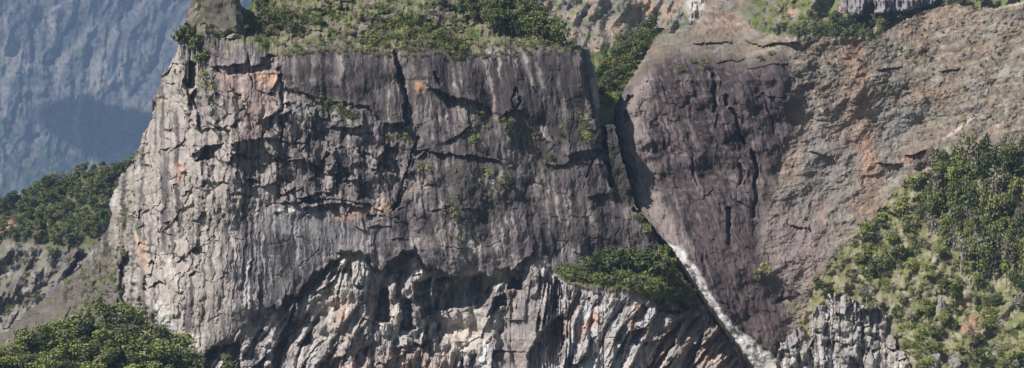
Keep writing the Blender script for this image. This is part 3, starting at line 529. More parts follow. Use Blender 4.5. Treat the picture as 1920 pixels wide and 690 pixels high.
def sl_depth(px, py):
    qx, qy = sl_warp(px, py)
    t = np.clip(1320 - np.abs(px - 1320), -2000, 1320)
    slope = ss(1420, 1560, px)
    d = 806 + np.clip(430 - py, 0, 500) * 0.15 * (0.38 + 0.3 * ss(1480, 1800, px)) + 6 * ss(1360, 1580, px + 0.2 * (py - 300)) - 14 * ss(1640, 2000, px)
    d -= np.clip(py - 330, 0, 400) * 0.06 + 7 * ss(420, 520, py)
    # rounded left edge of the dome
    x0 = I(py, DOME_L); wq = 56 - 42 * ss(180, 420, py); q = np.clip((px - x0) / wq, 0, 1); d += (11 - 9.5 * ss(180, 420, py)) * (1 - np.sqrt(np.clip(1 - (1 - q) ** 2, 0, 1)))
    d += 0.15 * 1.8 * np.clip(150 - py, 0, 300) * ss(1500, 1380, px)           # rim above the dome lies back
    dm0 = pm(qx, qy, DOME, 14); rg = 1 - dm0; dm = dm0 * (1 - .9 * pm(qx, qy, WHITE, 10))
    p = 3.2 * fbm(px / 120, py / 100, 4, 410) + dm * 1.2 * pm(px, py, DOME, 40)
    k = 0.3 * (py - 300)
    p += dm * (0.35 * facet((qx - k) / 36, qy / 70, 411, .8, .3)[0] + 1.1 * planes((qx - k) / 30, qy / 80, 411) + .55 * planes((qx - k) / 10, qy / 26, 412) + .35 * planes(qx / 5, qy / 9, 421, .9, .2) + .5 * facet((qx - k) / 22, qy / 34, 425, .9, .5)[0] * ss(.05, .35, fbm(px / 50, py / 50, 3, 426)) + .3 * ridged((qx - k) / 10, py / 90, 3, 413))
    ero = ridged((qx + .55 * qy) / 48, (qy - .3 * qx) / 70, 4, 414)
    lam = fbm((qx) / 60, (qy + .25 * qx) / 11, 4, 417); bw = fbm(px / 40, py / 40, 2, 423)
    p += rg * (1.6 * planes(qx / 90 + .3 * bw, qy / 75, 422) + .9 * ero + .25 * lam + .5 * planes((qx) / 30, (qy + .25 * qx) / 22, 415) + .2 * planes(qx / 7, qy / 6, 416) + .4 * fbm(px / 6, py / 5, 4, 418, .65) + .8 * ridged((qx - .9 * qy) / 60, (qy + .5 * qx) / 22, 3, 424) * .15)
    for ln, wd, dp in D_CR: p -= dp * np.clip(1.5 * lm(qx, qy, ln, wd), 0, 1)
    for ln, L, h in (([(1298, 84), (1330, 78), (1370, 80)], 10, 1.8), ([(1395, 74), (1425, 86), (1450, 82), (1500, 80)], 14, 2.0), ([(1340, 118), (1400, 114)], 12, 1.3), ([(1400, 128), (1440, 122), (1480, 120)], 10, 1.0), ([(1515, 286), (1560, 292)], 12, 1.5), ([(1640, 306), (1690, 308)], 12, 1.5), ([(1700, 290), (1740, 280), (1790, 290)], 20, 2.5), ([(1850, 272), (1895, 276)], 16, 2.5), ([(1640, 130), (1690, 126)], 10, 1.2), ([(1760, 132), (1800, 128)], 10, 1.2), ([(1480, 420), (1520, 430)], 14, 1.4)):
        p += roof(qx, qy, ln, L, h)
    p -= 3 * pm(qx, qy, [(1172, 193), (1178, 178), (1188, 180), (1180, 194)], 3) + 2.5 * pm(qx, qy, [(1170, 215), (1176, 208), (1180, 224), (1172, 228)], 3)
    m = pm(qx, qy, WHITE, 6); p += m * (0.5 + .35 * fbm(px / 12, py / 12, 3, 419))
    return d - p
def sl_col(px, py):
    qx, qy = sl_warp(px, py); k = 0.3 * (py - 300)
    bl = fbm(px / 50, py / 40, 5, 430); lam = fbm(qx / 50, (qy + .25 * qx) / 9, 4, 431); fn = fbm(px / 9, py / 8, 4, 432)
    fr = fbm(px / 5, py / 9, 4, 436, .7)
    c = np.zeros(px.shape + (3,)) + A(118, 108, 99); c = mix(c, ss(0, .5, bl), A(128, 111, 97)); c = mix(c, ss(0, .5, -bl), A(122, 118, 112)); c = mix(c, ss(0, .5, lam) * .6, A(140, 130, 119)); c = mix(c, ss(0, .5, -lam) * .6, A(96, 88, 84))
    c = mix(c, ss(.1, .5, fbm(px / 26, py / 18, 4, 433)) * .5, A(120, 114, 84))
    c = mix(c, ss(.05, .5, fn) * .4, A(150, 140, 128)); c = mix(c, ss(.05, .5, -fn) * .45, A(94, 88, 84))
    # grey central gully and mauve bowl
    c = mix(c, pm(qx, qy, [(1500, 180), (1600, 190), (1600, 380), (1540, 440), (1480, 420), (1490, 300)], 50) * .7, A(124, 118, 114)); c = mix(c, pm(qx, qy, [(1640, 190), (1740, 200), (1720, 260), (1650, 280)], 40) * .7, A(122, 120, 118))
    c = mix(c, pm(qx, qy, [(1430, 400), (1540, 410), (1560, 480), (1500, 540), (1420, 520)], 40) * .7, A(126, 112, 112))
    for pl, ee, a in (([(1575, 80), (1605, 80), (1610, 130), (1590, 150)], 16, .9), ([(1610, 130), (1635, 140), (1625, 165), (1605, 160)], 14, .8), ([(1620, 270), (1650, 290), (1650, 345), (1615, 350)], 16, .9), ([(1490, 215), (1520, 220), (1530, 250), (1500, 235)], 10, .8), ([(1470, 270), (1500, 270), (1500, 340), (1480, 340)], 14, .7), ([(1525, 370), (1545, 375), (1550, 420), (1535, 415)], 10, .7), ([(1550, 190), (1600, 130), (1610, 260), (1580, 300)], 24, .5), ([(1680, 285), (1715, 280), (1720, 305), (1690, 310)], 10, .8), ([(1765, 165), (1785, 170), (1785, 195), (1770, 190)], 10, .7), ([(1315, 20), (1400, 30), (1415, 60), (1300, 60)], 14, .6), ([(1700, 30), (1780, 10), (1800, 50), (1720, 70)], 30, .5), ([(1590, 360), (1650, 340), (1640, 400), (1600, 410)], 20, .5), ([(1585, 75), (1608, 75), (1640, 200), (1645, 350), (1612, 350), (1612, 200)], 14, .75)):
        c = mix(c, pm(qx, qy, pl, ee * 1.8) * a * .75 * ss(-.3, .45, fr), A(166, 122, 103))
    dm = np.clip(pm(qx, qy, DOME, 44) * 1.5 - .25 + .5 * fn * (1 - np.abs(2 * pm(qx, qy, DOME, 60) - 1)), 0, 1); st = fbm((qx - k) / 8, py / 100, 4, 434); st2 = fbm((qx - k) / 24, py / 150, 3, 435)
    c = mix(c, dm, A(83, 73, 73)); c = mix(c, dm * ss(0, .6, st2) * .8, A(104, 92, 92)); c = mix(c, dm * ss(0, .6, -st2) * .8, A(72, 63, 68)); c = mix(c, dm * ss(.1, .6, st) * .5, A(134, 122, 118)); c = mix(c, dm * ss(.1, .6, -st) * .5, A(62, 54, 60)); c = mix(c, dm * ss(.15, .5, fn) * .45, A(124, 114, 106)); c = mix(c, dm * ss(.1, .5, -fn) * .4, A(64, 57, 62))
    c = mix(c, pm(qx, qy, [(1160, 205), (1200, 150), (1225, 130), (1215, 220), (1230, 340), (1290, 470), (1262, 468), (1200, 385), (1175, 300)], 18) * .7, A(138, 126, 122))
    c = mix(c, pm(qx, qy, [(1430, 130), (1480, 110), (1486, 200), (1475, 270), (1440, 260)], 24) * .7, A(88, 80, 84))
    c = mix(c, pm(qx, qy, [(1300, 420), (1420, 420), (1440, 520), (1470, 640), (1430, 650), (1340, 540)], 30) * .6, A(92, 78, 78))
    c = mix(c, pm(qx, qy, [(1235, 62), (1420, 65), (1440, 95), (1330, 112), (1230, 108), (1200, 140)], 24) * ss(-.3, .5, fn) * .6, A(104, 98, 82))
    c = mix(c, pm(qx, qy, WHITE, 5) * np.clip(.75 + .6 * fn + .6 * st, .1, 1.0), A(178, 174, 173))
    c = mix(c, lm(qx, qy, [(1275, 490), (1300, 530), (1340, 590), (1385, 650)], 8) * .4, A(140, 130, 130))
    # pale path-like scars
    c = mix(c, lm(px, py, [(1770, 260), (1800, 240), (1830, 215)], 3.5) * .7, A(184, 172, 164)); c = mix(c, lm(px, py, [(1535, 200), (1550, 220), (1565, 250)], 3.5) * .6, A(176, 160, 146)); c = mix(c, lm(px, py, [(1850, 160), (1885, 130)], 10) * .5, A(164, 160, 156)); c = mix(c, lm(px, py, [(1862, 16), (1930, 2)], 5) * .7, A(170, 160, 146))
    return contrast(c, 1.4)
def sl_mask(px, py):
    return (px > I(py, DOME_L) + 3 * fbm(px * 0, py / 9, 3, 440)) & (py > I(px, SL_TOP) + 3 * fbm(px / 12, px * 0, 3, 441))
def T2(poly):
    def f(x, y):
        a, b = sl_warp(x, y); return inside(a, b, poly)
    return f
sl = sheet(axis(1148, 1930, 1.8, (), (1945, 1965, 1990, 2030, 2090, 2160, 2250)), axis(0, 700, 1.8, (-65, -50, -35, -20, -10), (712, 730, 760, 820, 900, 1020, 1180, 1400, 1520)), sl_mask, sl_depth, sl_col,
           [('pale_rock_band', ROCK, T2(WHITE), 1, 'narrow whitish band down the left edge of the dome'), ('rock_dome', ROCK, T2(DOME), None, 'smooth dark brown rock dome right of the cleft'), ('eroded_slope', SOIL, None, None, 'bare brown eroded slope with rusty patches')], 80)

# ------------------------------------------------------------------ scrub-covered slope, lower right, and tree mound, lower left
RS = [(2260, 200), (2000, 245), (1920, 268), (1860, 276), (1800, 300), (1740, 318), (1700, 330), (1660, 375), (1630, 410), (1590, 450), (1550, 500), (1525, 545), (1505, 590), (1475, 650), (1450, 700), (1400, 1600), (2260, 1600)]
def rs_depth(px, py):
    d = 800 - np.clip(py - 300, -200, 600) * 0.14 * 0.9 - (px - 1500) * 0.035
    g = pm(px, py, [(1500, 550), (1600, 540), (1700, 620), (1700, 720), (1440, 720), (1470, 620)], 30)
    return d - 5 * fbm(px / 90, py / 90, 4, 501) - 2.5 * fbm(px / 25, py / 25, 4, 502) + 3 * g
def rs_col(px, py):
    n = fbm(px / 30, py / 30, 5, 503); c = np.zeros(px.shape + (3,)) + A(118, 116, 82)
    c = mix(c, ss(0, .5, n), A(140, 131, 112)); c = mix(c, ss(0, .5, -n), A(104, 108, 66)); c = mix(c, ss(.1, .5, fbm(px / 12, py / 12, 3, 504)) * .6, A(150, 146, 134))
    c = mix(c, pm(px, py, [(1800, 615), (1825, 590), (1838, 600), (1835, 622), (1805, 628)], 8), A(150, 122, 102))
    return c
S_right = sheet(axis(1380, 1930, 2.4, (), (1950, 1980, 2020, 2080, 2160, 2250)), axis(190, 700, 2.4, (), (712, 730, 760, 820, 900, 1020, 1180, 1350, 1500)),
                lambda x, y: inside(x + 4 * fbm(x / 12, y / 12, 3, 505), y + 4 * fbm(x / 12, y / 12, 3, 506), RS), rs_depth, rs_col, [('scrub_slope', SOIL, None, None, 'slope thick with shrubs and small trees at the lower right')], 70)
LM = [(-420, 690), (-100, 650), (0, 655), (100, 628), (180, 612), (250, 606), (300, 640), (350, 668), (385, 690), (400, 720), (420, 1600), (-420, 1600)]
def lm_depth(px, py): return 752 - np.clip(py - 600, -100, 900) * 0.14 * 1.0 + np.clip(px - 200, 0, 300) * 0.06 - 3 * fbm(px / 60, py / 60, 4, 511)
def lm_col(px, py):
    n = fbm(px / 25, py / 25, 4, 512); c = np.zeros(px.shape + (3,)) + A(78, 86, 46); return mix(c, ss(0, .5, n), A(108, 100, 70))
S_mound = sheet(axis(-10, 420, 4, (-420, -330, -250, -180, -120, -70, -30), ()), axis(590, 720, 4, (), (740, 780, 840, 920, 1040, 1200, 1400, 1500)), lambda x, y: inside(x, y, LM), lm_depth, lm_col,
                [('wooded_mound', SOIL, None, None, 'mound of bright green trees at the lower left foot of the cliff')], 60)

# ------------------------------------------------------------------ rock pinnacles and boulders
def rock_mesh(name, base, hgt, rad, seed, taper=0.55, lean=(0, 0), col=(150, 146, 142), sharp=1.0, segs=18, rings=16):
    """an upright fluted column of rock with a broken top; base is its foot in world space"""
    th = np.linspace(0, 2 * math.pi, segs, endpoint=False); v = []; cc = []
    for r in range(rings + 1):
        t = r / rings; rr = rad * (1 - (1 - taper) * t) * (1 if r < rings else 0.25) * (0.72 if r == rings - 1 else 1)
        x = np.cos(th); y = np.sin(th); tt = np.full_like(th, t * hgt / rad)
        n = 0.30 * gn(x * 1.8 + seed * 3.1, y * 1.8 + tt * .25, seed) + .22 * facet(th * 1.9 + seed, tt * .8, seed, .8)[0] * sharp + .16 * ridged(th * 1.7, tt * .3, 2, seed + 5)
        k = rr * (1 + n)
        z = t * hgt + (.12 * hgt * gn(x * 1.3 + seed, y * 1.3, seed + 9) if r > rings - 3 else 0)
        v.append(np.stack([base[0] + lean[0] * t * hgt + k * x, base[1] + lean[1] * t * hgt + k * y * .9, base[2] + z + 0 * x], -1))
        s = fbm(th * 2 + seed, tt * .4, 3, seed + 7); c = np.zeros((segs, 3)) + A(*col); c = mix(c, ss(0, .5, s), A(190, 186, 180)); c = mix(c, ss(0, .5, -s), A(112, 106, 106)); cc.append(c)
    v = np.concatenate(v); cc = np.concatenate(cc)
    f = [(r * segs + i, r * segs + (i + 1) % segs, (r + 1) * segs + (i + 1) % segs, (r + 1) * segs + i) for r in range(rings) for i in range(segs)]
    n0 = len(v); v = np.concatenate([v, v[-segs:].mean(0, keepdims=True)]); cc = np.concatenate([cc, cc[-1:]])
    f += [(rings * segs + i, rings * segs + (i + 1) % segs, n0, n0) for i in range(segs)]
    f4 = np.array([q for q in f if q[2] != q[3]]); f3 = [q[:3] for q in f if q[2] == q[3]]
    me = bpy.data.meshes.new(name); me.from_pydata(v.tolist(), [], f4.tolist() + f3)
    a = me.color_attributes.new('Col', 'FLOAT_COLOR', 'POINT'); a.data.foreach_set('color', np.concatenate([cc, np.ones((len(cc), 1))], 1).astype(np.float32).ravel())
    me.materials.append(ROCK); o = bpy.data.objects.new(name, me); C.objects.link(o); return o
OC = [(1448, 712), (1460, 655), (1478, 622), (1505, 612), (1518, 640), (1523, 590), (1530, 574), (1546, 572), (1550, 556), (1562, 548), (1580, 546), (1592, 560), (1603, 552), (1622, 578), (1642, 568), (1660, 588), (1676, 610), (1682, 650), (1700, 662), (1712, 712), (1712, 1500), (1448, 1500)]
OX = [1448, 1478, 1494, 1521, 1549, 1562, 1598, 1612, 1646, 1664, 1712]
def oc_idx(px, py):
    x = px - .12 * (py - 640) * ss(1560, 1500, px) + .1 * (py - 640) * ss(1560, 1620, px) * 0 + 9 * fbm(px / 18, py / 34, 3, 520)
    return np.clip(np.searchsorted(OX, x.ravel()).reshape(x.shape) - 1, 0, 9), x
OFF = np.array([.6, 1.4, .2, 4.2, 1.6, 2.6, 2.0, 1.4, .9, .3]); 
def oc_depth(px, py):
    i, x = oc_idx(px, py); mid = np.array([(OX[j] + OX[j + 1]) / 2 for j in range(10)])[i]; hw = np.array([(OX[j + 1] - OX[j]) / 2 for j in range(10)])[i]
    t = np.abs(x - mid) / hw
    low = np.clip((py - (612 + 18 * np.sin(i * 2.7))) / 60, 0, 1)
    p = OFF[i] + 1.0 * (1 - t ** 2) - .8 * np.clip(t - .8, 0, 1) / .2 + low * 1.2
    p += 1.6 * planes(px / 15, py / 40, 521, .9, .2) + .4 * planes(px / 6, py / 12, 522, .9, .2) + 1.9 * facet(px / 17, py / 34, 523, 1.0, .6)[0] + 1.8 * fbm(px / 40, py / 40, 3, 530) + .45 * ridged(px / 11, py / 60, 3, 524) + .4 * fbm(px / 5, py / 6, 3, 525)
    return rs_depth(px, np.maximum(py, 600)) + 1.5 - p
def oc_col(px, py):
    st = fbm(px / 6, py / 60, 4, 526); n = fbm(px / 14, py / 14, 4, 527); c = np.zeros(px.shape + (3,)) + A(150, 144, 142)
    c = mix(c, ss(0, .5, st), A(182, 178, 174)); c = mix(c, ss(0, .5, -st), A(120, 110, 112)); c = mix(c, ss(.1, .45, n) * .6, A(124, 122, 96)); c = mix(c, ss(.1, .5, -n) * .5, A(108, 100, 100))
    return c
oc = sheet(axis(1446, 1714, 1.7), axis(540, 700, 1.7, (), (712, 730, 760, 820, 900, 1020, 1180, 1350, 1480)), lambda x, y: inside(x + 4 * fbm(x / 7, y / 9, 3, 528), y + 12 * fbm(x / 9, y / 22, 3, 529), OC), oc_depth, oc_col,
           [('rock_column', ROCK, (lambda j: (lambda x, y: oc_idx(x, y)[0] == j))(j), 9) for j in range(9)] + [('rock_outcrop', ROCK, None, None, 'cluster of pale grey rock columns at the foot of the scrub slope')], 14)
def rock_mesh(name, c, rx, ry, rz, seed, col, sub=4):
    """a boulder: a sphere cut by random planes, then roughened"""
    import bmesh
    g = np.random.default_rng(seed); bm = bmesh.new(); bmesh.ops.create_icosphere(bm, subdivisions=sub, radius=1.0)
    me = bpy.data.meshes.new(name); bm.to_mesh(me); bm.free()
    v = np.array([q.co[:] for q in me.vertices])
    for i in range(16):
        n = g.normal(size=3); n[2] = abs(n[2]) * .8 - .1; n /= np.linalg.norm(n); d = g.uniform(.42, .68); t = v @ n
        v = v - np.where(t > d, (t - d) * .97, 0)[:, None] * n
    nn = .30 * fbm(v[:, 0] * 2.3 + v[:, 2] * 1.7 + seed, v[:, 1] * 2.3 - v[:, 2] * 1.1, 4, seed) + .2 * planes(v[:, 0] * 4 + seed, v[:, 2] * 4 + v[:, 1] * 2, seed + 3)
    v = v * (1 + nn[:, None]); cc = np.zeros((len(v), 3)) + A(*col); q = fbm(v[:, 0] * 5 + seed, v[:, 2] * 5 + v[:, 1], 4, seed + 5, .7)
    cc = mix(cc, ss(0, .5, q) * .7, np.array(A(*col)) * 1.45); cc = mix(cc, ss(.05, .5, -q) * .7, np.array(A(*col)) * .6)
    v = v * (rx, ry, rz) + np.array(c); me.vertices.foreach_set('co', v.astype(np.float32).ravel()); me.update()
    a = me.color_attributes.new('Col', 'FLOAT_COLOR', 'POINT'); a.data.foreach_set('color', np.concatenate([cc, np.ones((len(cc), 1))], 1).astype(np.float32).ravel())
    me.materials.append(ROCK); o = bpy.data.objects.new(name, me); C.objects.link(o); return o
def boulder(name, px, py, wpx, hpx, S, seed, label, col=(150, 142, 130), group=None, sink=.2):
    b = S.at(px, py); s = b[1] / F
    o = rock_mesh(name, (b[0], b[1], b[2] + hpx * s * (.5 - sink)), wpx * s * .58, wpx * s * .5, hpx * s * .62, seed, col)
    o['label'] = label; o['category'] = 'boulder'
    if group: o['group'] = group
    return o
boulder('boulder', 411, 44, 120, 120, cl, 701, 'large pale lichen-spotted boulder crowning the left end of the cliff top', (112, 106, 95))
boulder('boulder', 446, 30, 40, 36, cl, 702, 'squarer grey boulder just right of the large one on the cliff top', (108, 102, 94))
for i, (x, y, ww, hh, S, lb) in enumerate([(412, 66, 22, 10, cl, 'small pale stone lying under the large cliff-top boulder'), (438, 70, 30, 10, cl, 'flat pale stone on the block under the cliff-top boulder'), (520, 64, 18, 12, cl, 'pale grey stone in the grass of the left hilltop'), (680, 55, 22, 14, cl, 'pale grey stone amid shrubs of the middle hilltop'),
      (1478, 552, 34, 22, sl, 'dark rounded boulder at the foot of the mauve bowl beside the dome'), (1755, 690, 26, 40, S_right, 'pale grey boulder in the scrub right of the rock spires'), (1790, 684, 30, 30, S_right, 'light grey boulder among bushes near the bottom right'), (1765, 590, 24, 40, S_right, 'pale grey standing stone in the middle of the scrub slope'),
      (1905, 690, 24, 22, S_right, 'small pale boulder in the bottom right corner'), (1880, 276, 30, 18, S_right, 'dark brown boulder on the skyline of the scrub slope'), (1745, 300, 40, 26, sl, 'dark brown craggy boulder where the bare slope meets the scrub'), (1720, 312, 30, 18, sl, 'smaller dark boulder left of the craggy one above the scrub')]):
    boulder('boulder', x, y, ww, hh, S, 720 + i, lb, (96, 86, 82) if 'dark' in lb else (138, 132, 126))

# ------------------------------------------------------------------ trees and shrubs
def crown_mesh(name, mat, rx, rz, zc, n, leaf, seed, lobes=7, flat=0.0, spread=1.0):
    g = np.random.default_rng(seed); cs = []
    for i in range(lobes):
        a = g.uniform(0, 6.283); r = rx * .62 * math.sqrt(g.uniform(0, 1)) * spread; z = zc + rz * .6 * g.uniform(-1, 1)
        cs.append((r * math.cos(a), r * math.sin(a), z, g.uniform(.38, .62), g.uniform(0, 1)))
    V = []; tint = []
    for i in range(n):
        c = cs[g.integers(lobes)]; d = g.normal(size=3); d /= np.linalg.norm(d); q = g.uniform(.55, 1.08)
        if d[2] < -.3 and g.uniform() < .6: d[2] = -d[2]
        p = np.array([c[0] + d[0] * rx * c[3] * q, c[1] + d[1] * rx * c[3] * q, c[2] + d[2] * rz * c[3] * q * 1.1])
        nn = d + .7 * g.normal(size=3); nn[2] += .3; nn /= np.linalg.norm(nn)
        u = np.cross(nn, g.normal(size=3)); u /= np.linalg.norm(u); w_ = np.cross(nn, u); s = leaf * g.uniform(.55, 1.35); s2 = s * g.uniform(.5, .9)
        V += [p - u * s, p - w_ * s2, p + u * s, p + w_ * s2]; tint += [np.clip(c[4] * .75 + g.uniform(0, .35), 0, 1)] * 4
    f = np.arange(4 * n).reshape(n, 4); o = mesh_from(name, np.array(V), f, mat); me = o.data
    a = me.attributes.new('tint', 'FLOAT', 'POINT'); a.data.foreach_set('value', np.array(tint, np.float32))
    C.objects.unlink(o); bpy.data.objects.remove(o); return me
def trunk_mesh(name, mat, h, r, seed, limbs=4):
    g = np.random.default_rng(seed); V = []; Fc = []
    def tube(pts, rs, k=5):
        n0 = len(V)
        for p, rr in zip(pts, rs):
            for i in range(k): V.append((p[0] + rr * math.cos(6.283 * i / k), p[1] + rr * math.sin(6.283 * i / k), p[2]))
        for j in range(len(pts) - 1):
            for i in range(k): Fc.append((n0 + j * k + i, n0 + j * k + (i + 1) % k, n0 + (j + 1) * k + (i + 1) % k, n0 + (j + 1) * k + i))
    bx, by = g.uniform(-.12, .12, 2) * h
    pts = [(0, 0, -.8), (0, 0, 0), (bx * .4, by * .4, h * .4), (bx, by, h * .8)]; tube(pts, [r * 1.4, r * 1.2, r * .8, r * .3])
    for i in range(limbs):
        z = h * g.uniform(.3, .6); a = g.uniform(0, 6.283); L = h * g.uniform(.25, .4); p0 = np.array((bx * z / h, by * z / h, z)); p1 = p0 + np.array((math.cos(a) * L, math.sin(a) * L, L * .8)); tube([p0, (p0 + p1) / 2 + (0, 0, .05 * h), p1], [r * .55, r * .4, r * .15], 4)
    o = mesh_from(name, np.array(V), np.array(Fc), mat); me = o.data; C.objects.unlink(o); bpy.data.objects.remove(o); return me
# unit trees: 1 m tall, scaled when placed
TREES = {}
for key, mat, bark in (('dark', LEAF_DARK, BARK), ('mid', LEAF_MID, BARK), ('light', LEAF_LIGHT, BARK), ('dry', LEAF_DRY, PALEBARK)):
    TREES[key] = []
    for j in range(4):
        sd = 800 + j * 13 + hash(len(key) * 7 + ord(key[1])) % 97
        rx = (.46, .38, .55, .42)[j]; zc = (.6, .64, .52, .6)[j]; rz = (.42, .40, .46, .40)[j]
        TREES[key].append((crown_mesh('crown', mat, rx, rz, zc, 560 if key != 'dry' else 300, .05, sd, (8, 6, 10, 9)[j]), trunk_mesh('trunk', PALEBARK if (j == 1 or key == 'dry') else bark, .85, .03, sd + 1)))
SHRUBS = {}
for key, mat in (('dark', LEAF_DARK), ('mid', LEAF_MID), ('light', LEAF_LIGHT), ('dry', LEAF_DRY)):
    SHRUBS[key] = [crown_mesh('shrub', mat, .62, .5, .36, 260, .07, 900 + j * 7 + len(key), 6 + j, spread=1.15) for j in range(3)]
TUFTS = {}
for key, mat in (('mid', LEAF_MID), ('light', LEAF_LIGHT), ('dry', LEAF_DRY)):
    TUFTS[key] = [crown_mesh('tuft', mat, .62, .5, .36, 120, .13, 950 + j * 7 + len(key), 4, spread=.55) for j in range(2)]
def tree(name, p, h, key, label, group, cat='tree', wide=1.0):
    e = bpy.data.objects.new(name, None); e.empty_display_size = .5; C.objects.link(e); e.location = p
    e.rotation_euler = (0, 0, random.uniform(0, 6.28)); s = h * random.uniform(.9, 1.1); e.scale = (s * wide, s * wide, s)
    cm, tm = random.choice(TREES[key]); a = bpy.data.objects.new('crown', cm); b = bpy.data.objects.new('trunk', tm)
    for q in (a, b): C.objects.link(q); q.parent = e
    e['label'] = label; e['category'] = cat
    if group: e['group'] = group
    return e
def shrub(name, p, h, key, label, group, cat='shrub', wide=1.0):
    o = bpy.data.objects.new(name, random.choice((TUFTS if 'tuft' in name else SHRUBS)[key])); C.objects.link(o); o.location = (p[0], p[1], p[2] - .08 * h)
    o.rotation_euler = (0, 0, random.uniform(0, 6.28)); s = h * random.uniform(.85, 1.15); o.scale = (s * wide, s * wide, s); o['label'] = label; o['category'] = cat
    if group: o['group'] = group
    return o
def scatter(S, poly, n, hpx, keys, kind, name, label, group, mind=.55, wide=1.0, dens=None):
    """poisson-like scatter of n plants inside a pixel polygon; each stands on the sheet S; hpx = (min, max) height in photo pixels"""
    xs = [p[0] for p in poly]; ys = [p[1] for p in poly]; pts = []; tries = 0
    while len(pts) < n and tries < n * 60:
        tries += 1; x = random.uniform(min(xs), max(xs)); y = random.uniform(min(ys), max(ys))
        if not bool(inside(np.array([x]), np.array([y]), poly)[0]): continue
        if dens is not None and random.random() > dens(x, y): continue
        h = random.uniform(*hpx)
        if any((x - a) ** 2 + ((y - b) * 1.3) ** 2 < (mind * h) ** 2 for a, b in pts): continue
        pts.append((x, y)); p = S.at(x, y); s = p[1] / F; k = random.choice(keys)
        lb = label[k] if isinstance(label, dict) else label
        fx = (x - min(xs)) / (max(xs) - min(xs)); fy = (y - min(ys)) / (max(ys) - min(ys)); fh = (h - hpx[0]) / (hpx[1] - hpx[0])
        if len(lb.split()) > 13: lb = lb.replace('the ', '')
        lb = ('smaller ' if fh < .33 else 'larger ' if fh > .67 else '') + lb + ', ' + ('upper ', 'middle ', 'lower ')[min(2, int(fy * 3))] + ('far left', 'left', 'centre', 'right', 'far right')[min(4, int(fx * 5))]
        (tree if kind == 'tree' else shrub)(name, p, h * s, k, lb, group, wide=wide)
# left ridge wood
scatter(S_left, [(-90, 420), (-30, 395), (60, 362), (120, 335), (190, 320), (250, 305), (260, 330), (225, 400), (190, 450), (120, 470), (60, 455), (0, 460), (-30, 460), (-90, 480)], 270, (13, 28), ['dark', 'dark', 'mid', 'mid'], 'tree', 'ridge_tree', {'dark': 'dark green tree in the dense wood on the left ridge', 'mid': 'olive green tree in the dense wood on the left ridge'}, 'trees in the wood on the left ridge', .5, 1.1)
scatter(S_left, [(0, 455), (120, 465), (190, 450), (150, 500), (120, 560), (60, 590), (0, 600)], 70, (6, 14), ['mid', 'dry'], 'shrub', 'shrub', {'mid': 'small olive shrub on the bare rock below the left wood', 'dry': 'small dry shrub on the bare rock below the left wood'}, 'shrubs below the left wood')
# lower left mound
scatter(S_mound, [(-20, 665), (60, 640), (130, 622), (200, 612), (255, 608), (300, 645), (345, 672), (385, 700), (360, 725), (-20, 725)], 150, (20, 58), ['dark', 'mid', 'light', 'light', 'mid', 'light'], 'tree', 'broadleaf_tree', {'dark': 'dark green tree on the wooded mound at the lower left', 'mid': 'olive green tree on the wooded mound at the lower left', 'light': 'bright green tree on the wooded mound at the lower left'}, 'trees on the lower left mound', .38, 1.2)
p = cl.at(425, 700); tree('broadleaf_tree', p, 34 * p[1] / F, 'dark', 'lone dark tree in the shadowed recess right of the lower left mound', None)
# summit bush on the left corner
for x, y, h, k, lb in ((352, 98, 58, 'dark', 'tallest dark bushy tree on the left corner of the cliff top'), (372, 110, 56, 'dark', 'dark bushy tree just right of the tallest on the left corner'), (340, 92, 34, 'mid', 'olive bush hanging over the left corner edge of the cliff'), (380, 130, 40, 'mid', 'olive tree in the groove below the left corner trees'), (362, 80, 40, 'dark', 'small dark tree at the back of the left corner clump')):
    p = cl.at(x, y); tree('broadleaf_tree', p + np.array([0, -1.5, 0]), h * p[1] / F, k, lb, None, wide=1.1)
for x, y, h, k, lb in ((386, 150, 26, 'mid', 'uppermost green shrub in the groove left of the pinkish slab'), (388, 172, 28, 'light', 'bright shrub midway down the groove left of the pinkish slab'), (394, 190, 18, 'mid', 'lowest shrub in the groove left of the pinkish slab'), (264, 300, 20, 'mid', 'shrub on the left edge of the cliff above the wooded ridge'), (240, 400, 26, 'light', 'bright shrub on the left shoulder below the cliff edge'), (232, 425, 22, 'mid', 'olive shrub low on the left shoulder of the cliff')):
    p = cl.at(x, y); shrub('shrub', p + np.array([0, -.6, 0]), h * p[1] / F, k, lb, None)
scatter(cl, [(100, 560), (160, 500), (215, 440), (235, 470), (225, 540), (260, 590), (150, 600)], 64, (6, 16), ['mid', 'dry', 'mid', 'light'], 'shrub', 'low_shrub', {'mid': 'low olive shrub on the brown left shoulder', 'dry': 'low dry shrub on the brown left shoulder', 'light': 'low bright shrub on the brown left shoulder'}, 'low shrubs on the left shoulder', .7)
scatter(cl, [(522, 86), (640, 82), (740, 84), (900, 88), (1080, 82), (1080, 104), (900, 118), (740, 108), (640, 106), (522, 110)], 110, (6, 17), ['mid', 'dry', 'light', 'mid'], 'shrub', 'rim_shrub', {'mid': 'olive shrub hanging on the rim of the cliff', 'dry': 'dry shrub hanging on the rim of the cliff', 'light': 'bright shrub hanging on the rim of the cliff'}, 'shrubs along the rim of the cliff', .6)
for x, y, h, k, lb in ((455, 60, 24, 'dark', 'dark shrub at the right foot of the large cliff-top boulder'), (392, 58, 14, 'mid', 'small olive shrub at the left foot of the large cliff-top boulder'), (425, 62, 11, 'light', 'little bright shrub under the middle of the large cliff-top boulder'), (470, 52, 22, 'mid', 'olive shrub right of the cliff-top boulders')):
    p = cl.at(x, y); shrub('shrub', p + np.array([0, -.8, 0]), h * p[1] / F, k, lb, None)
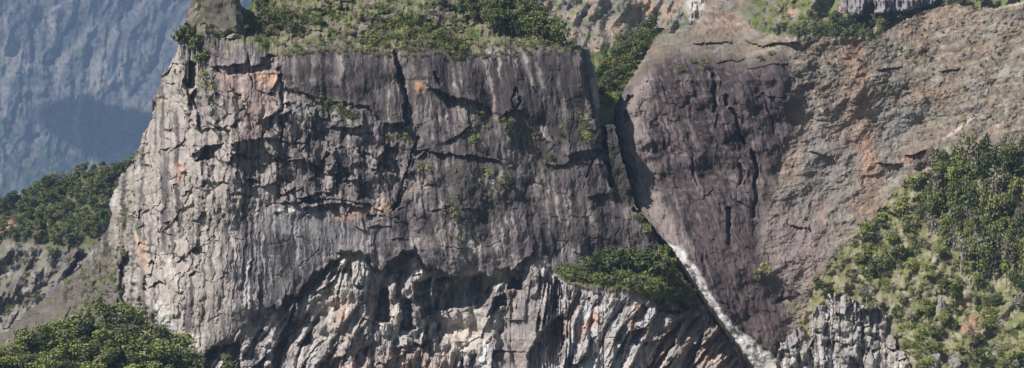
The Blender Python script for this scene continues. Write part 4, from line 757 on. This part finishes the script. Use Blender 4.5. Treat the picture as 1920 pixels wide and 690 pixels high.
# hilltop
scatter(cl, [(840, 20), (870, -20), (960, -40), (985, 0), (1015, 36), (1055, 74), (1080, 90), (1000, 84), (940, 66), (880, 42)], 75, (24, 44), ['dark', 'dark', 'dark', 'mid'], 'tree', 'hilltop_tree', {'dark': 'dark tree in the copse on the right hilltop', 'mid': 'olive tree in the copse on the right hilltop'}, 'trees of the hilltop copse', .36, 1.1)
scatter(cl, [(700, 84), (720, 40), (760, 30), (820, 60), (880, 90), (870, 104), (800, 92), (740, 94)], 44, (14, 30), ['mid', 'light', 'dark'], 'shrub', 'shrub', {'mid': 'olive shrub on the hilltop above the vertical crack', 'light': 'bright green shrub on the hilltop above the vertical crack', 'dark': 'dark shrub on the hilltop above the vertical crack'}, 'shrubs above the vertical crack', .5)
scatter(cl, [(460, 50), (500, 20), (560, 30), (600, 50), (560, 62), (470, 62)], 30, (14, 24), ['dark', 'mid', 'dark'], 'shrub', 'shrub', {'dark': 'dark green shrub in the belt behind the left hilltop boulders', 'mid': 'olive shrub in the belt behind the left hilltop boulders'}, 'shrub belt on the left hilltop', .5)
scatter(cl, [(470, 90), (480, 0), (840, 0), (900, 90), (740, 88), (560, 88)], 130, (7, 18), ['mid', 'light', 'dry', 'mid', 'dry'], 'shrub', 'low_shrub', {'mid': 'low olive shrub dotted over the grassy hilltop', 'light': 'low bright green shrub dotted over the grassy hilltop', 'dry': 'low dry grey shrub dotted over the grassy hilltop'}, 'low shrubs dotted over the hilltop', .7)
scatter(cl, [(900, 84), (960, 70), (1060, 80), (1085, 90), (1040, 90), (960, 92)], 22, (8, 14), ['mid', 'light'], 'shrub', 'low_shrub', {'mid': 'low olive shrub along the rim below the hilltop copse', 'light': 'low bright shrub along the rim below the hilltop copse'}, 'low shrubs along the rim', .7)
# shrubs on the ledges of the wall, each told apart by what it stands by
for x, y, h, k, lb in ((596, 194, 20, 'light', 'bright green shrub on the ledge under the dark left slab'), (618, 200, 18, 'mid', 'olive shrub next right of the brightest on the ledge under the dark left slab'), (640, 212, 22, 'mid', 'olive shrub in the middle of the sloping ledge under the dark left slab'), (662, 222, 20, 'light', 'shrub at the right end of the sloping ledge under the dark left slab'), (552, 170, 12, 'light', 'tiny green shrub at the left foot of the dark left slab'),
      (755, 262, 20, 'mid', 'shrub below the bottom of the vertical crack'), (795, 322, 22, 'light', 'bright shrub under the left end of the long horizontal roof'), (893, 268, 22, 'light', 'bright shrub above the middle of the long horizontal roof'), (902, 220, 16, 'mid', 'small shrub at the foot of the pale streaks on the upper wall'), (951, 240, 22, 'mid', 'shrub below the round crack of the upper wall'), (849, 412, 26, 'mid', 'tallest shrub on the wall below the long horizontal roof'), (845, 385, 16, 'light', 'small shrub above the tallest one on the central wall'), (948, 342, 18, 'mid', 'shrub at the centre right of the wall'), (1050, 250, 16, 'dark', 'small dark shrub on the right part of the wall'),
      (1030, 303, 18, 'mid', 'shrub by the small roof at the right of the wall'), (1092, 232, 18, 'light', 'bright shrub on the pale patch beside the cleft'), (1104, 262, 20, 'light', 'lower bright shrub on the pale patch beside the cleft'), (1196, 412, 18, 'mid', 'shrub near the bottom of the dark cleft'), (1216, 436, 20, 'light', 'shrub lower down the groove under the dark cleft'), (915, 330, 14, 'light', 'tiny bright shrub below the right end of the long horizontal roof'), (860, 455, 14, 'mid', 'small shrub low on the central wall above the overhang'), (940, 590, 18, 'dry', 'pale dry shrub under the overhang near its right part'), (1082, 690, 30, 'dark', 'dark shrub at the bottom of the ribbed wall'), (990, 160, 10, 'mid', 'tiny shrub on the dark right slab')):
    p = cl.at(x, y); shrub('shrub', p + np.array([0, -.5, 0]), h * p[1] / F, k, lb, None)
for pl, n, where in (([(575, 180), (620, 180), (690, 215), (680, 240), (610, 222)], 10, 'sloping ledge under the dark left slab'), ([(720, 240), (780, 240), (775, 280), (730, 275)], 7, 'patch below the vertical crack'),
                     ([(1080, 205), (1118, 215), (1116, 285), (1085, 270)], 10, 'pale patch by the cleft'), ([(780, 305), (960, 305), (970, 370), (860, 460), (820, 430), (840, 360)], 30, 'wall below the long roof'),
                     ([(870, 200), (930, 210), (910, 280), (870, 270)], 9, 'wall above the long roof'), ([(930, 215), (1060, 225), (1060, 260), (950, 270)], 12, 'wall below the dark right slab'), ([(230, 360), (262, 360), (262, 430), (225, 430)], 8, 'upper left shoulder')):
    scatter(cl, pl, n, (5, 11), ['mid', 'light', 'dry'], 'shrub', 'wall_tuft', {'mid': 'tiny olive tuft on the ' + where, 'light': 'tiny bright tuft on the ' + where, 'dry': 'tiny dry tuft on the ' + where}, 'tufts rooted in the cliff wall', 1.0)
# grove on the ledge
for i, (x, y, h, k) in enumerate(((1120, 512, 50, 'dark'), (1150, 516, 56, 'dark'), (1178, 516, 56, 'dark'), (1205, 518, 54, 'dark'), (1228, 522, 50, 'dark'), (1250, 528, 44, 'dark'), (1100, 520, 40, 'mid'), (1135, 512, 46, 'dark'), (1165, 508, 44, 'dark'), (1195, 506, 44, 'mid'), (1222, 510, 44, 'dark'), (1242, 516, 40, 'mid'), (1140, 520, 40, 'dark'), (1264, 538, 36, 'mid'))):
    p = cl.at(x, y); tree('ledge_tree', p, h * p[1] / F, k, ('first', 'second', 'third', 'fourth', 'fifth', 'sixth', 'seventh', 'eighth', 'ninth', 'tenth', 'eleventh', 'twelfth', 'thirteenth', 'fourteenth')[sorted((1120, 1150, 1178, 1205, 1228, 1250, 1100, 1135, 1165, 1195, 1222, 1242, 1140, 1264)).index(x)] + {'dark': ' tree from the left in the ledge grove, dark green', 'mid': ' tree from the left in the ledge grove, olive'}[k], 'trees of the ledge grove', wide=1.15)
scatter(cl, [(1045, 508), (1110, 512), (1180, 522), (1260, 532), (1300, 555), (1290, 562), (1180, 540), (1060, 526)], 80, (14, 28), ['light', 'mid', 'dark', 'mid'], 'shrub', 'shrub', {'light': 'bright green shrub along the front of the ledge grove', 'mid': 'olive shrub along the front of the ledge grove', 'dark': 'dark shrub along the front of the ledge grove'}, 'shrubs fronting the ledge grove', .34)
for x, y, h, k, lb in ((1246, 478, 26, 'light', 'bright shrub at the top of the whitish rock band'), (1258, 500, 22, 'light', 'bright shrub left of the whitish rock band')):
    p = cl.at(x, y); shrub('shrub', p + np.array([0, -.8, 0]), h * p[1] / F, k, lb, None)
# gully
scatter(S_gully, [(1122, 150), (1135, 110), (1190, 70), (1232, 55), (1215, 100), (1180, 140), (1150, 175), (1130, 190)], 42, (22, 36), ['dark', 'dark', 'mid'], 'tree', 'gully_tree', {'dark': 'dark green tree filling the upper gully behind the cleft', 'mid': 'olive tree filling the upper gully behind the cleft'}, 'trees in the gully', .36)
scatter(S_gully, [(1125, 190), (1150, 175), (1190, 140), (1180, 165), (1160, 200), (1140, 205)], 24, (10, 18), ['mid', 'mid', 'light'], 'shrub', 'shrub', {'mid': 'olive shrub on the green floor of the gully', 'light': 'bright shrub on the green floor of the gully'}, 'shrubs in the gully', .5)
# dome and eroded slope
for x, y, h, k, lb in ((1278, 136, 20, 'mid', 'left shrub of the pair on top of the rock dome'), (1318, 130, 22, 'mid', 'right shrub of the pair on top of the rock dome'), (1424, 116, 16, 'mid', 'small shrub at the right end of the dome top'), (1447, 104, 12, 'mid', 'tiny shrub near the rim right of the dome top'), (1432, 515, 30, 'light', 'bright shrub in the crease at the right foot of the dome'), (1420, 522, 20, 'mid', 'olive shrub left of the bright one at the right foot of the dome'), (1300, 118, 14, 'dark', 'dark little shrub between the pair on the dome top')):
    p = sl.at(x, y); shrub('shrub', p + np.array([0, -.4, 0]), h * p[1] / F, k, lb, None)
scatter(sl, [(1480, 80), (1640, 80), (1740, 40), (1900, 30), (1910, 240), (1700, 260), (1480, 200)], 90, (4, 9), ['dry', 'mid', 'dry'], 'shrub', 'dry_tuft', {'dry': 'small dry tuft on the bare eroded slope', 'mid': 'small olive tuft on the bare eroded slope'}, 'tufts on the eroded slope', 1.2)
# trees behind the eroded slope
scatter(S_back, [(1440, 68), (1540, 52), (1600, 40), (1660, 34), (1740, 22), (1830, -5), (1850, 10), (1780, 30), (1700, 62), (1640, 84), (1500, 84)], 85, (18, 30), ['dark', 'dark', 'dark', 'mid'], 'tree', 'rear_tree', {'dark': 'dark tree in the row behind the rim of the eroded slope', 'mid': 'olive tree in the row behind the rim of the eroded slope'}, 'trees behind the eroded slope', .34)
scatter(S_back, [(1400, 60), (1420, -5), (1570, -5), (1580, 40), (1460, 64)], 45, (8, 15), ['mid', 'light', 'mid'], 'shrub', 'rear_shrub', {'mid': 'olive shrub on the green hillside behind the eroded slope', 'light': 'bright shrub on the green hillside behind the eroded slope'}, 'shrubs on the rear hillside', .6)
scatter(S_back, [(1020, 40), (1060, 0), (1280, 0), (1260, 60), (1100, 100)], 40, (7, 13), ['mid', 'dry'], 'shrub', 'rear_shrub', {'mid': 'olive shrub on the brown mountainside above the gully', 'dry': 'dry shrub on the brown mountainside above the gully'}, 'shrubs on the rear mountainside', .8)
# scrub slope on the right
scatter(S_right, [(1740, 345), (1800, 318), (1930, 290), (1930, 560), (1860, 530), (1790, 500), (1740, 450), (1720, 400)], 100, (40, 80), ['dark', 'mid', 'mid', 'dry', 'dark', 'mid', 'light'], 'tree', 'slope_tree', {'light': 'bright green tree in the thick wood on the upper right slope', 'dry': 'dry grey tree in the thick wood on the upper right slope', 'dark': 'dark green tree in the thick wood on the upper right slope', 'mid': 'olive green tree in the thick wood on the upper right slope'}, 'trees of the upper right wood', .28, .6)
scatter(S_right, [(1700, 345), (1760, 330), (1740, 450), (1800, 510), (1930, 570), (1930, 710), (1720, 710), (1660, 600), (1560, 560), (1520, 545), (1590, 470), (1650, 400)], 62, (16, 40), ['mid', 'mid', 'light', 'light', 'dry', 'dry', 'dark'], 'tree', 'slope_bush', {'dark': 'dark green bush on the lower right scrub slope', 'mid': 'olive bush on the lower right scrub slope', 'light': 'bright green bush on the lower right scrub slope', 'dry': 'dry greyish bush on the lower right scrub slope'}, 'bushes of the scrub slope', .5, 1.2)
scatter(S_right, [(1690, 350), (1740, 330), (1740, 450), (1800, 510), (1930, 570), (1930, 710), (1720, 710), (1660, 600), (1560, 560), (1510, 560), (1590, 465), (1650, 395)], 190, (7, 20), ['mid', 'light', 'mid', 'dry'], 'shrub', 'slope_shrub', {'mid': 'low olive shrub between the bushes of the scrub slope', 'light': 'low bright shrub between the bushes of the scrub slope', 'dry': 'low dry grey shrub between the bushes of the scrub slope'}, 'low shrubs of the scrub slope', .35, dens=lambda x, y: .08 + .92 * (gn(np.array([x / 34.0]), np.array([y / 34.0]), 9)[0] > .02))

# ------------------------------------------------------------------ cloud that shades the far wall, above and outside the frame
tp = S_far.at(205, 250); cpos = np.array(tp) + np.array(sdir) * 2600
g = np.random.default_rng(5); cb = bpy.data.meshes.new('cloud')
import bmesh
bm = bmesh.new()
for i in range(30):
    a = g.uniform(0, 6.28); r = 125 * math.sqrt(g.uniform(0, 1)); rad = g.uniform(34, 62)
    mt = mathutils.Matrix.Translation((r * math.cos(a), r * math.sin(a) * 1.0, g.uniform(-8, 14))) @ mathutils.Matrix.Diagonal((rad, rad, rad * .7, 1))
    bmesh.ops.create_icosphere(bm, subdivisions=3, radius=1.0, matrix=mt)
co = np.array([v.co[:] for v in bm.verts]); dv = 6.0 * fbm(co[:, 0] / 16 + co[:, 2] / 22, co[:, 1] / 16, 3, 61)
for v, q in zip(bm.verts, dv): v.co += v.normal * q
bm.to_mesh(cb); bm.free(); cb.materials.append(plain('cloud_white', (0.6, 0.6, 0.6), sc=.05))
co_ = bpy.data.objects.new('cloud', cb); C.objects.link(co_); co_.location = cpos; co_['label'] = 'small white puffy cloud above the far mountain'; co_['category'] = 'cloud'

# ------------------------------------------------------------------ air
zt = CAMZ + 960
hb = bpy.data.meshes.new('haze'); X0, X1, Y0, Y1, Z0, Z1 = -2600, 2600, -300, 9900, -8, zt
hb.from_pydata([(x, y, z) for z in (Z0, Z1) for y in (Y0, Y1) for x in (X0, X1)], [], [(0, 2, 3, 1), (4, 5, 7, 6), (0, 1, 5, 4), (2, 6, 7, 3), (0, 4, 6, 2), (1, 3, 7, 5)])
hm = bpy.data.materials.new('haze_air'); hm.use_nodes = True; t = hm.node_tree
for n in list(t.nodes):
    if n.type != 'OUTPUT_MATERIAL': t.nodes.remove(n)
pv = t.nodes.new('ShaderNodeVolumePrincipled'); pv.inputs['Color'].default_value = (0.43, 0.63, 1.0, 1); pv.inputs['Density'].default_value = 0.000055; pv.inputs['Anisotropy'].default_value = 0.0
t.links.new(pv.outputs[0], [n for n in t.nodes if n.type == 'OUTPUT_MATERIAL'][0].inputs['Volume'])
hb.materials.append(hm); ho = bpy.data.objects.new('haze', hb); C.objects.link(ho); ho['kind'] = 'stuff'; ho['label'] = 'pale blue haze filling the valley air'
